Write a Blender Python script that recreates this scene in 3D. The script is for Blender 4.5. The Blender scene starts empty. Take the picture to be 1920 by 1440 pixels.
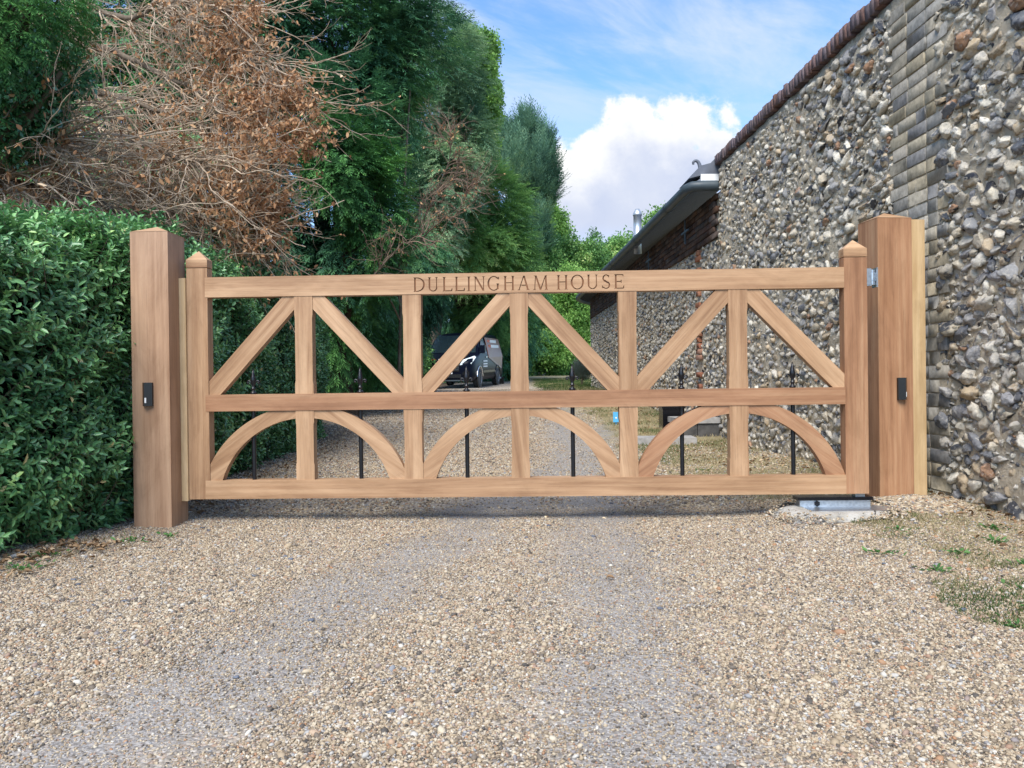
import bpy, bmesh, math, random
import numpy as np
from mathutils import Vector, Matrix, noise
rng = np.random.default_rng(7); random.seed(7)
SC = bpy.context.scene; COL = SC.collection
R_ = math.radians
# ------------------------------------------------------------------ camera
FPX = 1500.0; CAMH = 0.79
_yaw = math.atan(32/1500); _pitch = math.atan(8/1500); _roll = 0.0126
FW = np.array([math.sin(_yaw)*math.cos(_pitch), math.cos(_yaw)*math.cos(_pitch), -math.sin(_pitch)])
_r0 = np.array([math.cos(_yaw), -math.sin(_yaw), 0.0]); _u0 = np.cross(_r0, FW)
RT = math.cos(_roll)*_r0 - math.sin(_roll)*_u0
UP = math.sin(_roll)*_r0 + math.cos(_roll)*_u0
CAM = np.array([0, 0, CAMH])
cd = bpy.data.cameras.new('camera'); cam = bpy.data.objects.new('camera', cd); COL.objects.link(cam)
cd.sensor_width = 36; cd.lens = FPX/1920*36; cd.clip_start = 0.05; cd.clip_end = 2000
M = Matrix.Identity(4)
for i in range(3):
    M[i][0] = RT[i]; M[i][1] = UP[i]; M[i][2] = -FW[i]; M[i][3] = CAM[i]
cam.matrix_world = M; SC.camera = cam
def P(px, py, D): return CAM + (FW + RT*(px-960)/FPX - UP*(py-720)/FPX)*D
# ------------------------------------------------------------------ light, sky, exposure
SUN_EL, SUN_AZ = R_(50), R_(199)      # sun stands high behind the camera, a little to the left
sl = bpy.data.lights.new('sun', 'SUN'); sl.energy = 2.1; sl.angle = R_(36); sl.color = (1.0, 0.95, 0.87)
so = bpy.data.objects.new('sun', sl); COL.objects.link(so)
sdir = Vector((math.sin(SUN_AZ)*math.cos(SUN_EL), math.cos(SUN_AZ)*math.cos(SUN_EL), math.sin(SUN_EL)))
so.rotation_euler = sdir.to_track_quat('Z', 'Y').to_euler(); so.location = (0, 0, 30)
SC.view_settings.view_transform = 'Standard'; SC.view_settings.look = 'None'
SC.view_settings.exposure = 1.38; SC.view_settings.gamma = 1.0

class NT:
    """small helper around a node tree"""
    def __init__(s, nt): s.nt = nt; nt.nodes.clear()
    def n(s, t, **k):
        nd = s.nt.nodes.new(t)
        for a, b in k.items(): setattr(nd, a, b)
        return nd
    def l(s, a, b): s.nt.links.new(a, b)
    def _in(s, sock, v):
        if hasattr(v, 'is_linked') or isinstance(v, bpy.types.NodeSocket): s.l(v, sock)
        else:
            try: sock.default_value = v
            except Exception: sock.default_value = (v, v, v)
    def m(s, op, a, b=0.0, c=None, clamp=False):
        nd = s.n('ShaderNodeMath', operation=op, use_clamp=clamp)
        s._in(nd.inputs[0], a); s._in(nd.inputs[1], b)
        if c is not None: s._in(nd.inputs[2], c)
        return nd.outputs[0]
    def v(s, op, a, b=(0, 0, 0), scale=None):
        nd = s.n('ShaderNodeVectorMath', operation=op)
        s._in(nd.inputs[0], a)
        if op == 'SCALE': s._in(nd.inputs[3], scale)
        else: s._in(nd.inputs[1], b)
        return nd.outputs['Value'] if op in ('DOT_PRODUCT', 'LENGTH', 'DISTANCE') else nd.outputs[0]
    def noise(s, vec, scale=5, detail=4, rough=0.55, dist=0.0, dim='3D'):
        nd = s.n('ShaderNodeTexNoise', noise_dimensions=dim)
        if vec is not None: s.l(vec, nd.inputs['Vector'])
        nd.inputs['Scale'].default_value = scale; nd.inputs['Detail'].default_value = detail
        nd.inputs['Roughness'].default_value = rough; nd.inputs['Distortion'].default_value = dist
        return nd.outputs['Fac']
    def vor(s, vec, scale=5, feature='F1', out='Distance', rand=1.0):
        nd = s.n('ShaderNodeTexVoronoi', feature=feature)
        s.l(vec, nd.inputs['Vector']); nd.inputs['Scale'].default_value = scale
        nd.inputs['Randomness'].default_value = rand
        return nd.outputs[out]
    def ramp(s, fac, stops, interp='LINEAR'):
        nd = s.n('ShaderNodeValToRGB'); cr = nd.color_ramp; cr.interpolation = interp
        while len(cr.elements) < len(stops): cr.elements.new(0.5)
        for e, (p, c) in zip(cr.elements, stops):
            e.position = p; e.color = (*c, 1) if len(c) == 3 else c
        s._in(nd.inputs[0], fac); return nd.outputs[0]
    def mix(s, f, a, b, mode='MIX'):
        nd = s.n('ShaderNodeMix', data_type='RGBA', blend_type=mode)
        s._in(nd.inputs[0], f)
        for sk, v in ((nd.inputs[6], a), (nd.inputs[7], b)):
            if isinstance(v, tuple): sk.default_value = (*v, 1) if len(v) == 3 else v
            else: s.l(v, sk)
        return nd.outputs[2]
    def ss(s, x, a, b):
        nd = s.n('ShaderNodeMapRange', interpolation_type='SMOOTHSTEP')
        s._in(nd.inputs[0], x); nd.inputs[1].default_value = a; nd.inputs[2].default_value = b
        return nd.outputs[0]
    def sep(s, v):
        nd = s.n('ShaderNodeSeparateXYZ'); s.l(v, nd.inputs[0]); return nd.outputs
    def comb(s, x, y, z):
        nd = s.n('ShaderNodeCombineXYZ'); s._in(nd.inputs[0], x); s._in(nd.inputs[1], y); s._in(nd.inputs[2], z); return nd.outputs[0]
    def attr(s, name, typ='GEOMETRY'):
        return s.n('ShaderNodeAttribute', attribute_name=name, attribute_type=typ)
    def bump(s, h, strength=0.3, dist=0.01):
        nd = s.n('ShaderNodeBump'); s.l(h, nd.inputs['Height'])
        nd.inputs['Strength'].default_value = strength; nd.inputs['Distance'].default_value = dist
        return nd.outputs[0]
    def done(s, color, rough=0.6, normal=None, metal=0.0, spec=0.5, transl=None, coat=0):
        b = s.n('ShaderNodeBsdfPrincipled'); o = s.n('ShaderNodeOutputMaterial')
        s._in(b.inputs['Base Color'], (*color, 1) if isinstance(color, tuple) and len(color) == 3 else color)
        s._in(b.inputs['Roughness'], rough); s._in(b.inputs['Metallic'], metal)
        b.inputs['Specular IOR Level'].default_value = spec; b.inputs['Coat Weight'].default_value = coat
        if normal is not None: s.l(normal, b.inputs['Normal'])
        if transl:
            t = s.n('ShaderNodeBsdfTranslucent'); s._in(t.inputs[0], color)
            mx = s.n('ShaderNodeMixShader'); mx.inputs[0].default_value = transl
            s.l(b.outputs[0], mx.inputs[1]); s.l(t.outputs[0], mx.inputs[2]); s.l(mx.outputs[0], o.inputs[0])
        else: s.l(b.outputs[0], o.inputs[0])
def mat(name):
    m = bpy.data.materials.new(name); m.use_nodes = True; return m, NT(m.node_tree)

def build_world():
    w = bpy.data.worlds.new('World'); SC.world = w; w.use_nodes = True; t = NT(w.node_tree)
    sky = t.n('ShaderNodeTexSky', sky_type='NISHITA'); sky.sun_disc = False
    sky.sun_elevation = SUN_EL; sky.sun_rotation = SUN_AZ
    sky.air_density = 1.0; sky.dust_density = 0.6; sky.ozone_density = 1.6
    d = t.n('ShaderNodeTexCoord').outputs['Generated']
    X, Y, Z = t.sep(d)
    yy = t.m('MAXIMUM', t.m('ABSOLUTE', Y), 0.08)
    u = t.m('DIVIDE', X, yy); v = t.m('DIVIDE', Z, yy)
    uv = t.comb(u, v, 0.0)
    # cumulus: a union of round puffs in direction space, edges broken by noise
    n1 = t.noise(uv, 9, 8, 0.66); n2 = t.noise(uv, 26, 5, 0.6)
    wob = t.m('ADD', t.m('MULTIPLY', t.m('SUBTRACT', n1, 0.5), 0.10), t.m('MULTIPLY', t.m('SUBTRACT', n2, 0.5), 0.035))
    def pf(px, py, r):                     # sky directions measured on the photograph
        q = P(px, py, 1.0) - CAM; return (q[0]/q[1], q[2]/q[1], r/1500)
    puffs = [pf(1045, 300, 45), pf(1120, 300, 60), pf(1190, 262, 72), pf(1290, 225, 62), pf(1353, 208, 36), pf(1240, 330, 110),
             pf(1130, 380, 110), pf(1340, 290, 62), pf(1420, 330, 90), pf(1250, 430, 130), pf(1080, 450, 100), pf(980, 330, 60), pf(1540, 420, 170)]
    sd = None
    for (a, b, r) in puffs:
        q = t.m('SUBTRACT', r, t.v('DISTANCE', uv, (a, b, 0.0)))
        sd = q if sd is None else t.m('SMOOTH_MAX', sd, q, 0.012)
    sdn = t.m('ADD', sd, wob)
    sd2 = None; uvs = t.v('ADD', uv, (-0.012, 0.062, 0.0))
    for (a, b, r) in puffs:
        q = t.m('SUBTRACT', r, t.v('DISTANCE', uvs, (a, b, 0.0)))
        sd2 = q if sd2 is None else t.m('SMOOTH_MAX', sd2, q, 0.012)
    n4 = t.noise(uvs, 9, 7, 0.62)
    sd2 = t.m('ADD', sd2, t.m('MULTIPLY', t.m('SUBTRACT', n4, 0.5), 0.16))
    front = t.m('GREATER_THAN', Y, 0.05)
    cum = t.m('MULTIPLY', t.m('MULTIPLY', t.ss(sdn, -0.003, 0.012), front), t.ss(v, 0.10, 0.20))
    # shading of the cumulus: bright rim and tops, lilac-grey flat interior below
    n3 = t.noise(uv, 6, 5, 0.55, 0.4)
    deep = t.m('ADD', t.m('MULTIPLY', t.ss(sd2, -0.05, 0.04), 0.85), t.m('MULTIPLY', t.m('SUBTRACT', n3, 0.52), 0.9), clamp=True)
    deep = t.m('MAXIMUM', deep, t.m('MULTIPLY', t.ss(v, 0.26, 0.20), 0.75))
    ccol = t.mix(deep, (1.0, 1.0, 1.0), (0.50, 0.58, 0.80))
    # high thin cloud all round
    dz = t.m('ADD', t.m('ABSOLUTE', Z), 0.12)
    pl = t.comb(t.m('DIVIDE', X, dz), t.m('DIVIDE', Y, dz), 0.0)
    px_, py_, _z = t.sep(pl); pl2 = t.comb(t.m('ADD', t.m('MULTIPLY', px_, 0.8), t.m('MULTIPLY', py_, 0.55)), t.m('MULTIPLY', t.m('SUBTRACT', py_, t.m('MULTIPLY', px_, 0.7)), 1.7), 0.0)
    w1 = t.noise(pl2, 0.9, 8, 0.6, 0.8); w2 = t.noise(pl2, 3.4, 6, 0.62, 0.5)
    wf = t.m('ADD', t.m('MULTIPLY', w1, 0.72), t.m('MULTIPLY', w2, 0.28))
    wm = t.m('MULTIPLY', t.m('MULTIPLY', t.ss(wf, 0.40, 0.64), 0.85), t.m('ADD', 0.3, t.m('MULTIPLY', t.ss(Z, 0.24, 0.42), 0.7)))
    skyc = t.v('MULTIPLY', sky.outputs[0], (0.74, 0.96, 1.22))
    bgs = t.n('ShaderNodeBackground'); t.l(skyc, bgs.inputs[0]); bgs.inputs[1].default_value = 0.096
    bgw = t.n('ShaderNodeBackground'); bgw.inputs[0].default_value = (0.80, 0.88, 1.0, 1); bgw.inputs[1].default_value = 0.39
    m1 = t.n('ShaderNodeMixShader'); t.l(wm, m1.inputs[0]); t.l(bgs.outputs[0], m1.inputs[1]); t.l(bgw.outputs[0], m1.inputs[2])
    bgc = t.n('ShaderNodeBackground'); t.l(ccol, bgc.inputs[0]); bgc.inputs[1].default_value = 0.42
    m2 = t.n('ShaderNodeMixShader'); t.l(cum, m2.inputs[0]); t.l(m1.outputs[0], m2.inputs[1]); t.l(bgc.outputs[0], m2.inputs[2])
    o = t.n('ShaderNodeOutputWorld'); t.l(m2.outputs[0], o.inputs[0])
build_world()
SC.cycles.max_bounces = 6; SC.cycles.diffuse_bounces = 3; SC.cycles.transparent_max_bounces = 4
# ------------------------------------------------------------------ scene helpers
def tag(o, label=None, cat=None, group=None, kind=None):
    if label: o['label'] = label
    if cat: o['category'] = cat
    if group: o['group'] = group
    if kind: o['kind'] = kind
    return o
def empty(name, loc=(0, 0, 0), rz=0, label=None, cat=None, group=None):
    o = bpy.data.objects.new(name, None); COL.objects.link(o); o.empty_display_size = 0.1
    o.location = loc; o.rotation_euler = (0, 0, rz); return tag(o, label, cat, group)
def link(name, me, m, parent=None):
    o = bpy.data.objects.new(name, me); COL.objects.link(o)
    if m is not None:
        for x in (m if isinstance(m, (list, tuple)) else [m]): me.materials.append(x)
    if parent is not None: o.parent = parent
    return o
def npmesh(name, V, Fa, m, parent=None, attrs=None, smooth=False):
    """V (n,3), Fa (f,k) arrays or list of such arrays"""
    V = np.asarray(V, dtype=np.float32)
    Fs = Fa if isinstance(Fa, list) else [Fa]
    Fs = [np.asarray(f, dtype=np.int32) for f in Fs if len(f)]
    me = bpy.data.meshes.new(name); me.vertices.add(len(V)); me.vertices.foreach_set('co', V.ravel())
    idx = np.concatenate([f.ravel() for f in Fs]); tot = np.concatenate([np.full(len(f), f.shape[1], np.int32) for f in Fs])
    st = np.concatenate([[0], np.cumsum(tot)[:-1]]).astype(np.int32)
    me.loops.add(len(idx)); me.loops.foreach_set('vertex_index', idx)
    me.polygons.add(len(tot)); me.polygons.foreach_set('loop_start', st); me.polygons.foreach_set('loop_total', tot)
    if smooth: me.polygons.foreach_set('use_smooth', np.ones(len(tot), bool))
    me.update(calc_edges=True)
    for k, a in (attrs or {}).items():
        a = np.asarray(a, dtype=np.float32)
        if a.ndim == 1:
            at = me.attributes.new(k, 'FLOAT', 'POINT'); at.data.foreach_set('value', a)
        else:
            c = np.ones((len(V), 4), np.float32); c[:, :3] = a
            at = me.attributes.new(k, 'FLOAT_COLOR', 'POINT'); at.data.foreach_set('color', c.ravel())
    return link(name, me, m, parent)
def bmobj(name, bm, m, parent=None, smooth=False, bevel=0, seg=2, grain=None):
    if bevel:
        bmesh.ops.bevel(bm, geom=[e for e in bm.edges if len(e.link_faces) == 2 and e.calc_face_angle(0) > 0.5],
                        offset=bevel, segments=seg, affect='EDGES', profile=0.6, clamp_overlap=True)
    bmesh.ops.recalc_face_normals(bm, faces=bm.faces)
    me = bpy.data.meshes.new(name); bm.to_mesh(me); bm.free()
    if smooth:
        for p in me.polygons: p.use_smooth = True
    if grain is not None: set_grain(me, grain)
    return link(name, me, m, parent)
def set_grain(me, ang):
    """grain coordinates: first axis runs along the timber; ang is the angle of the timber in the x-z plane"""
    n = len(me.vertices); co = np.empty(n*3, np.float32); me.vertices.foreach_get('co', co); co = co.reshape(-1, 3)
    c, s = math.cos(ang), math.sin(ang)
    g = np.stack([co[:, 0]*c + co[:, 2]*s, co[:, 1], -co[:, 0]*s + co[:, 2]*c], 1) + rng.uniform(-20, 20, 3).astype(np.float32)
    at = me.attributes.new('grain', 'FLOAT_VECTOR', 'POINT'); at.data.foreach_set('vector', g.astype(np.float32).ravel())
def bm_box(bm, x0, x1, y0, y1, z0, z1):
    vs = [bm.verts.new(p) for p in [(x0, y0, z0), (x1, y0, z0), (x1, y1, z0), (x0, y1, z0), (x0, y0, z1), (x1, y0, z1), (x1, y1, z1), (x0, y1, z1)]]
    for f in [(0, 3, 2, 1), (4, 5, 6, 7), (0, 1, 5, 4), (1, 2, 6, 5), (2, 3, 7, 6), (3, 0, 4, 7)]: bm.faces.new([vs[i] for i in f])
    return vs
def box(name, b, m, parent=None, bevel=0.003, grain=None, seg=2):
    bm = bmesh.new(); bm_box(bm, *b); return bmobj(name, bm, m, parent, bevel=bevel, grain=grain, seg=seg)
def bm_prism(bm, poly, y0, y1):
    """poly in x-z, extruded along y"""
    a = [bm.verts.new((x, y0, z)) for x, z in poly]; b = [bm.verts.new((x, y1, z)) for x, z in poly]
    n = len(poly); bm.faces.new(a); bm.faces.new(b[::-1])
    for i in range(n): bm.faces.new((a[i], b[i], b[(i+1) % n], a[(i+1) % n]))
def prism(name, poly, y0, y1, m, parent=None, bevel=0.003, grain=None):
    bm = bmesh.new(); bm_prism(bm, poly, y0, y1); return bmobj(name, bm, m, parent, bevel=bevel, grain=grain)
def bm_lathe(bm, prof, n=16, c=(0, 0, 0)):
    rings = []
    for r, z in prof:
        rings.append([bm.verts.new((c[0]+r*math.cos(2*math.pi*i/n), c[1]+r*math.sin(2*math.pi*i/n), c[2]+z)) for i in range(n)])
    for a, b in zip(rings, rings[1:]):
        for i in range(n): bm.faces.new((a[i], a[(i+1) % n], b[(i+1) % n], b[i]))
    bm.faces.new(rings[0][::-1]); bm.faces.new(rings[-1])
def tubes(paths, radii, sides=4):
    """paths (n,k,3), radii (n,k) -> V, F"""
    paths = np.asarray(paths, float); radii = np.asarray(radii, float); n, k, _ = paths.shape
    T = np.gradient(paths, axis=1); T /= np.linalg.norm(T, axis=2, keepdims=True)+1e-9
    ref = np.tile(np.array([0.31, 0.22, 0.92]), (n, k, 1))
    A = np.cross(T, ref); A /= np.linalg.norm(A, axis=2, keepdims=True)+1e-9; B = np.cross(T, A)
    a = np.arange(sides)*2*math.pi/sides
    ring = (A[:, :, None, :]*np.cos(a)[None, None, :, None] + B[:, :, None, :]*np.sin(a)[None, None, :, None])*radii[:, :, None, None]
    V = (paths[:, :, None, :] + ring).reshape(-1, 3)
    i = np.arange(n)[:, None, None]*k*sides; j = np.arange(k-1)[None, :, None]*sides; s = np.arange(sides)[None, None, :]; s2 = (s+1) % sides
    F = np.stack([i+j+s, i+j+s2, i+j+sides+s2, i+j+sides+s], -1).reshape(-1, 4)
    return V, F
def catmull(pts, k):
    pts = np.array(pts, float); n = len(pts); out = []
    ext = np.vstack([2*pts[0]-pts[1], pts, 2*pts[-1]-pts[-2]])
    for q in np.linspace(0, n-1-1e-6, k):
        i = int(q); t = q-i; p0, p1, p2, p3 = ext[i:i+4]
        out.append(0.5*((2*p1)+(p2-p0)*t+(2*p0-5*p1+4*p2-p3)*t*t+(3*p1-p0-3*p2+p3)*t**3))
    return np.array(out)
def unit(v): return v/(np.linalg.norm(v, axis=-1, keepdims=True)+1e-9)
def rnd_dir(n):
    v = rng.normal(size=(n, 3)); return unit(v)
def leaves(C, D, N, L, W, fold=0.25, simple=False):
    """C base points, D axis, N rough normal -> V, F"""
    D = unit(D); S = unit(np.cross(D, N)); Nn = np.cross(S, D); L = np.asarray(L)[:, None]; W = np.asarray(W)[:, None]
    n = len(C)
    if simple:
        V = np.stack([C, C+D*L*.45+S*W*.5, C+D*L-Nn*L*.12, C+D*L*.45-S*W*.5], 1).reshape(-1, 3)
        F = np.arange(n)[:, None]*4+np.arange(4)[None]
        return V, F
    h = W*fold
    V = np.stack([C, C+D*L*.3+S*W*.45+Nn*h, C+D*L*.68+S*W*.42+Nn*h*.7, C+D*L-Nn*L*.10, C+D*L*.68-S*W*.42+Nn*h*.7, C+D*L*.3-S*W*.45+Nn*h], 1).reshape(-1, 3)
    b = np.arange(n)[:, None]*6
    F = np.concatenate([b+np.array([0, 1, 2, 3]), b+np.array([0, 3, 4, 5])])
    return V, F
_h = rng.integers(0, 2**31, 4)
def vnoise(p, seed=0):
    """cheap value noise on (n,3) points"""
    p = np.asarray(p, float)+seed*17.3; i = np.floor(p).astype(np.int64); f = p-i; f = f*f*(3-2*f)
    def hsh(a):
        h = (a[:, 0]*374761393+a[:, 1]*668265263+a[:, 2]*2147483647+seed*97) & 0xffffffff
        h = ((h ^ (h >> 13))*1274126177) & 0xffffffff; return ((h ^ (h >> 16)) & 0xffff)/65535.0
    r = 0
    for dx in (0, 1):
        for dy in (0, 1):
            for dz in (0, 1):
                w = (f[:, 0] if dx else 1-f[:, 0])*(f[:, 1] if dy else 1-f[:, 1])*(f[:, 2] if dz else 1-f[:, 2])
                r = r+w*hsh(i+np.array([dx, dy, dz]))
    return r
def fbm(p, seed=0, o=3):
    r = 0; a = 0.5; s = 0
    for k in range(o): r = r+a*vnoise(np.asarray(p)*2**k, seed+k); s += a; a *= .5
    return r/s
_gy = [-60, 8, 10, 22, 30, 45, 55, 100, 400]; _gv = [0, .03, .12, .48, .50, .97, 1.1, 4.0, 12.0]
def gz(x, y):
    x = np.asarray(x, float); y = np.asarray(y, float)
    z = np.interp(y, _gy, _gv)
    z = z + 0.05*np.clip((x-1.35)/0.6, 0, 1)*np.clip((y-3.2)/1.2, 0, 1)*np.clip((9-y)/2, 0, 1)
    z = z + 0.10*np.clip((x-1.2)/0.8, 0, 1)*np.clip((y-10)/6, 0, 1)*np.clip((40-y)/10, 0, 1)
    return z
# ------------------------------------------------------------------ materials
def wood_mat(name, c1, c2, c3, rough=0.55):
    m, t = mat(name); g = t.attr('grain').outputs['Vector']; oi = t.n('ShaderNodeObjectInfo').outputs['Random']
    a = t.noise(t.v('MULTIPLY', g, (1.1, 16, 16)), 1.0, 5, 0.6, 0.35)
    b = t.noise(t.v('MULTIPLY', g, (7, 190, 190)), 1.0, 3, 0.6)
    c = t.noise(t.v('MULTIPLY', g, (1.6, 3.5, 3.5)), 1.0, 3, 0.5)
    rings = t.noise(t.v('MULTIPLY', g, (0.7, 38, 38)), 1.0, 2, 0.5, 0.8)
    f = t.m('ADD', t.m('MULTIPLY', a, 0.62), t.m('MULTIPLY', rings, 0.38)); f = t.m('ADD', 0.5, t.m('MULTIPLY', t.m('SUBTRACT', f, 0.5), 1.45))
    col = t.ramp(f, [(0.30, c3), (0.5, c1), (0.68, c2)])
    col = t.mix(t.m('MULTIPLY', t.ss(b, 0.5, 0.75), 0.32), col, tuple(x*0.5 for x in c3))
    blo = t.noise(t.v('MULTIPLY', g, (2.2, 5.5, 5.5)), 1.0, 6, 0.7, 0.6)
    tone = t.m('ADD', t.m('MULTIPLY', oi, 0.34), t.m('MULTIPLY', t.ss(blo, 0.38, 0.68), 0.42))
    col = t.mix(tone, col, t.v('MULTIPLY', col, (0.60, 0.55, 0.50)))
    t.done(col, rough, t.bump(t.m('ADD', t.m('MULTIPLY', b, 0.5), a), 0.22, 0.0015), spec=0.3)
    return m
WOOD = wood_mat('iroko', (0.45, 0.272, 0.150), (0.55, 0.352, 0.205), (0.32, 0.178, 0.094))
WOODP = wood_mat('iroko post', (0.48, 0.298, 0.185), (0.55, 0.36, 0.23), (0.37, 0.218, 0.13))
WOODR = wood_mat('iroko red', (0.42, 0.225, 0.122), (0.49, 0.29, 0.165), (0.30, 0.15, 0.08))
WOODL = wood_mat('pale sapwood', (0.62, 0.44, 0.24), (0.69, 0.51, 0.30), (0.54, 0.36, 0.18))
CARVE, t = mat('carved wood'); t.done((0.23, 0.105, 0.048), 0.8)
BLACK, t = mat('black satin paint'); t.done((0.008, 0.008, 0.010), 0.32, spec=0.5)
PLAST, t = mat('black plastic'); t.done((0.006, 0.006, 0.008), 0.22, spec=0.5)
GALV, t = mat('galvanised steel')
_c = t.n('ShaderNodeTexCoord').outputs['Object']
t.done(t.ramp(t.vor(_c, 60), [(0.0, (0.42, 0.46, 0.5)), (0.7, (0.62, 0.66, 0.7))]), 0.32, metal=0.9)
CONC, t = mat('concrete'); _c = t.n('ShaderNodeTexCoord').outputs['Object']; _n = t.noise(_c, 9, 6, 0.65)
t.done(t.ramp(_n, [(0.3, (0.26, 0.24, 0.20)), (0.55, (0.42, 0.40, 0.36)), (0.75, (0.52, 0.50, 0.46))]), 0.9, t.bump(t.noise(_c, 45, 6, 0.7), 0.8, 0.012))
SLATE, t = mat('slate'); _c = t.n('ShaderNodeTexCoord').outputs['Object']
t.done(t.ramp(t.noise(_c, 6, 4), [(0.3, (0.07, 0.08, 0.10)), (0.7, (0.15, 0.165, 0.20))]), 0.6, t.bump(t.noise(_c, 30, 3), 0.3, 0.004))
GUTT, t = mat('grey gutter metal'); _c = t.n('ShaderNodeTexCoord').outputs['Object']
t.done(t.ramp(t.noise(_c, 5, 4), [(0.3, (0.035, 0.050, 0.060)), (0.7, (0.06, 0.08, 0.092))]), 0.5)
FLUE, t = mat('flue steel'); t.done((0.50, 0.54, 0.58), 0.4, metal=0.7)
def vcol_mat(name, rough, bump=0.4, bdist=0.004, bscale=60, var=0.25, spec=0.4, glossdark=False):
    m, t = mat(name); c = t.attr('col').outputs['Color']; co = t.n('ShaderNodeTexCoord').outputs['Object']
    n = t.noise(co, bscale, 5, 0.65); n2 = t.noise(co, bscale*0.35, 3, 0.6)
    k = t.m('ADD', 1-var*0.5, t.m('MULTIPLY', t.m('SUBTRACT', n2, 0.5), var*2.4))
    cc = t.v('SCALE', c, scale=k)
    if glossdark:
        lum = t.v('DOT_PRODUCT', c, (0.33, 0.33, 0.33)); r = t.ramp(lum, [(0.05, (0.22,)*3), (0.2, (rough,)*3)])
    else: r = rough
    t.done(cc, r, t.bump(n, bump, bdist), spec=spec); return m
FLINT, t = mat('flint'); _a = t.attr('col').outputs['Color']; _c = t.n('ShaderNodeTexCoord').outputs['Object']
_n = t.noise(_c, 55, 5, 0.65); _m = t.noise(_c, 26, 5, 0.68, 0.6); _w = t.noise(_c, 34, 4, 0.6, 1.2); _g = t.noise(_c, 1.3, 4, 0.6)
_k = t.m('MULTIPLY', t.m('ADD', 0.62, t.m('MULTIPLY', _n, 0.75)), t.m('ADD', 0.80, t.m('MULTIPLY', _g, 0.40)))
_x = t.v('SCALE', _a, scale=_k)
_x = t.mix(t.m('MULTIPLY', t.ss(_m, 0.54, 0.64), 0.62), _x, t.v('MULTIPLY', _x, (0.26, 0.27, 0.31)))
_x = t.mix(t.m('MULTIPLY', t.ss(_w, 0.43, 0.36), 0.45), _x, (0.62, 0.56, 0.45))
t.done(_x, t.ramp(t.v('DOT_PRODUCT', _x, (0.33, 0.33, 0.33)), [(0.04, (0.30,)*3), (0.18, (0.78,)*3)]), t.bump(t.m('ADD', t.m('MULTIPLY', _n, 0.6), _m), 0.9, 0.010), spec=0.45)
BRICK = vcol_mat('brick', 0.9, 0.35, 0.003, 90, 0.45, 0.2)
MORT, t = mat('lime mortar'); _c = t.n('ShaderNodeTexCoord').outputs['Object']
t.done(t.ramp(t.noise(_c, 7, 7, 0.7), [(0.3, (0.36, 0.30, 0.215)), (0.55, (0.54, 0.46, 0.34)), (0.72, (0.64, 0.56, 0.43))]), 0.95, t.bump(t.noise(_c, 45, 6, 0.7), 1.0, 0.02), spec=0.1)
def leaf_mat(name, stops, rough=0.5, transl=0.25, spec=0.4):
    m, t = mat(name); a = t.attr('tone').outputs['Fac']
    t.done(t.ramp(a, stops), rough, transl=transl, spec=spec); return m
HEDGEM = leaf_mat('hedge leaf', [(0, (0.046, 0.134, 0.056)), (0.45, (0.128, 0.299, 0.107)), (0.8, (0.244, 0.476, 0.157)), (0.93, (0.415, 0.610, 0.202)), (1, (0.708, 0.586, 0.269))], 0.34, 0.15, 0.6)
YEWM = leaf_mat('yew foliage', [(0, (0.030, 0.095, 0.035)), (0.5, (0.084, 0.243, 0.062)), (0.85, (0.176, 0.405, 0.093)), (1, (0.297, 0.540, 0.137))], 0.6, 0.2, 0.3)
YEWD = leaf_mat('dark yew foliage', [(0, (0.026, 0.084, 0.053)), (0.5, (0.070, 0.203, 0.096)), (0.85, (0.152, 0.362, 0.133)), (1, (0.261, 0.507, 0.173))], 0.6, 0.15, 0.3)
MIDM = leaf_mat('mid green foliage', [(0, (0.056, 0.150, 0.046)), (0.5, (0.156, 0.325, 0.092)), (0.85, (0.300, 0.500, 0.138)), (1, (0.525, 0.600, 0.230))], 0.6, 0.3, 0.3)
BLUEM = leaf_mat('blue green foliage', [(0, (0.042, 0.108, 0.077)), (0.5, (0.132, 0.264, 0.171)), (0.9, (0.252, 0.420, 0.243)), (1, (0.312, 0.444, 0.221))], 0.6, 0.2, 0.3)
FEATHM = leaf_mat('feathery foliage', [(0, (0.060, 0.144, 0.083)), (0.45, (0.180, 0.312, 0.166)), (0.8, (0.396, 0.552, 0.276)), (1, (0.696, 0.792, 0.397))], 0.6, 0.35, 0.3)
LIGHTM = leaf_mat('light green foliage', [(0, (0.077, 0.187, 0.040)), (0.5, (0.209, 0.396, 0.091)), (0.85, (0.374, 0.594, 0.152)), (1, (0.550, 0.726, 0.263))], 0.6, 0.4, 0.3)
HOLLYM = leaf_mat('holly leaf', [(0, (0.037, 0.125, 0.058)), (0.6, (0.100, 0.275, 0.127)), (1, (0.225, 0.450, 0.196))], 0.2, 0.08, 0.7)
DEADM = leaf_mat('dead leaf', [(0, (0.17, 0.078, 0.036)), (0.5, (0.42, 0.215, 0.100)), (0.85, (0.62, 0.38, 0.20)), (1, (0.78, 0.58, 0.38))], 0.7, 0.25, 0.3)
LITTM = leaf_mat('fallen leaf', [(0, (0.10, 0.058, 0.032)), (0.5, (0.26, 0.16, 0.085)), (0.85, (0.42, 0.30, 0.18)), (1, (0.60, 0.48, 0.32))], 0.8, 0.1, 0.2)
LAVM = leaf_mat('lavender leaf', [(0, (0.07, 0.11, 0.08)), (1, (0.24, 0.27, 0.26))], 0.8, 0.2, 0.2)
GRASSM = leaf_mat('grass blade', [(0, (0.035, 0.08, 0.02)), (0.4, (0.09, 0.14, 0.04)), (0.7, (0.24, 0.21, 0.10)), (1, (0.46, 0.38, 0.22))], 0.8, 0.25, 0.2)
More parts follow.
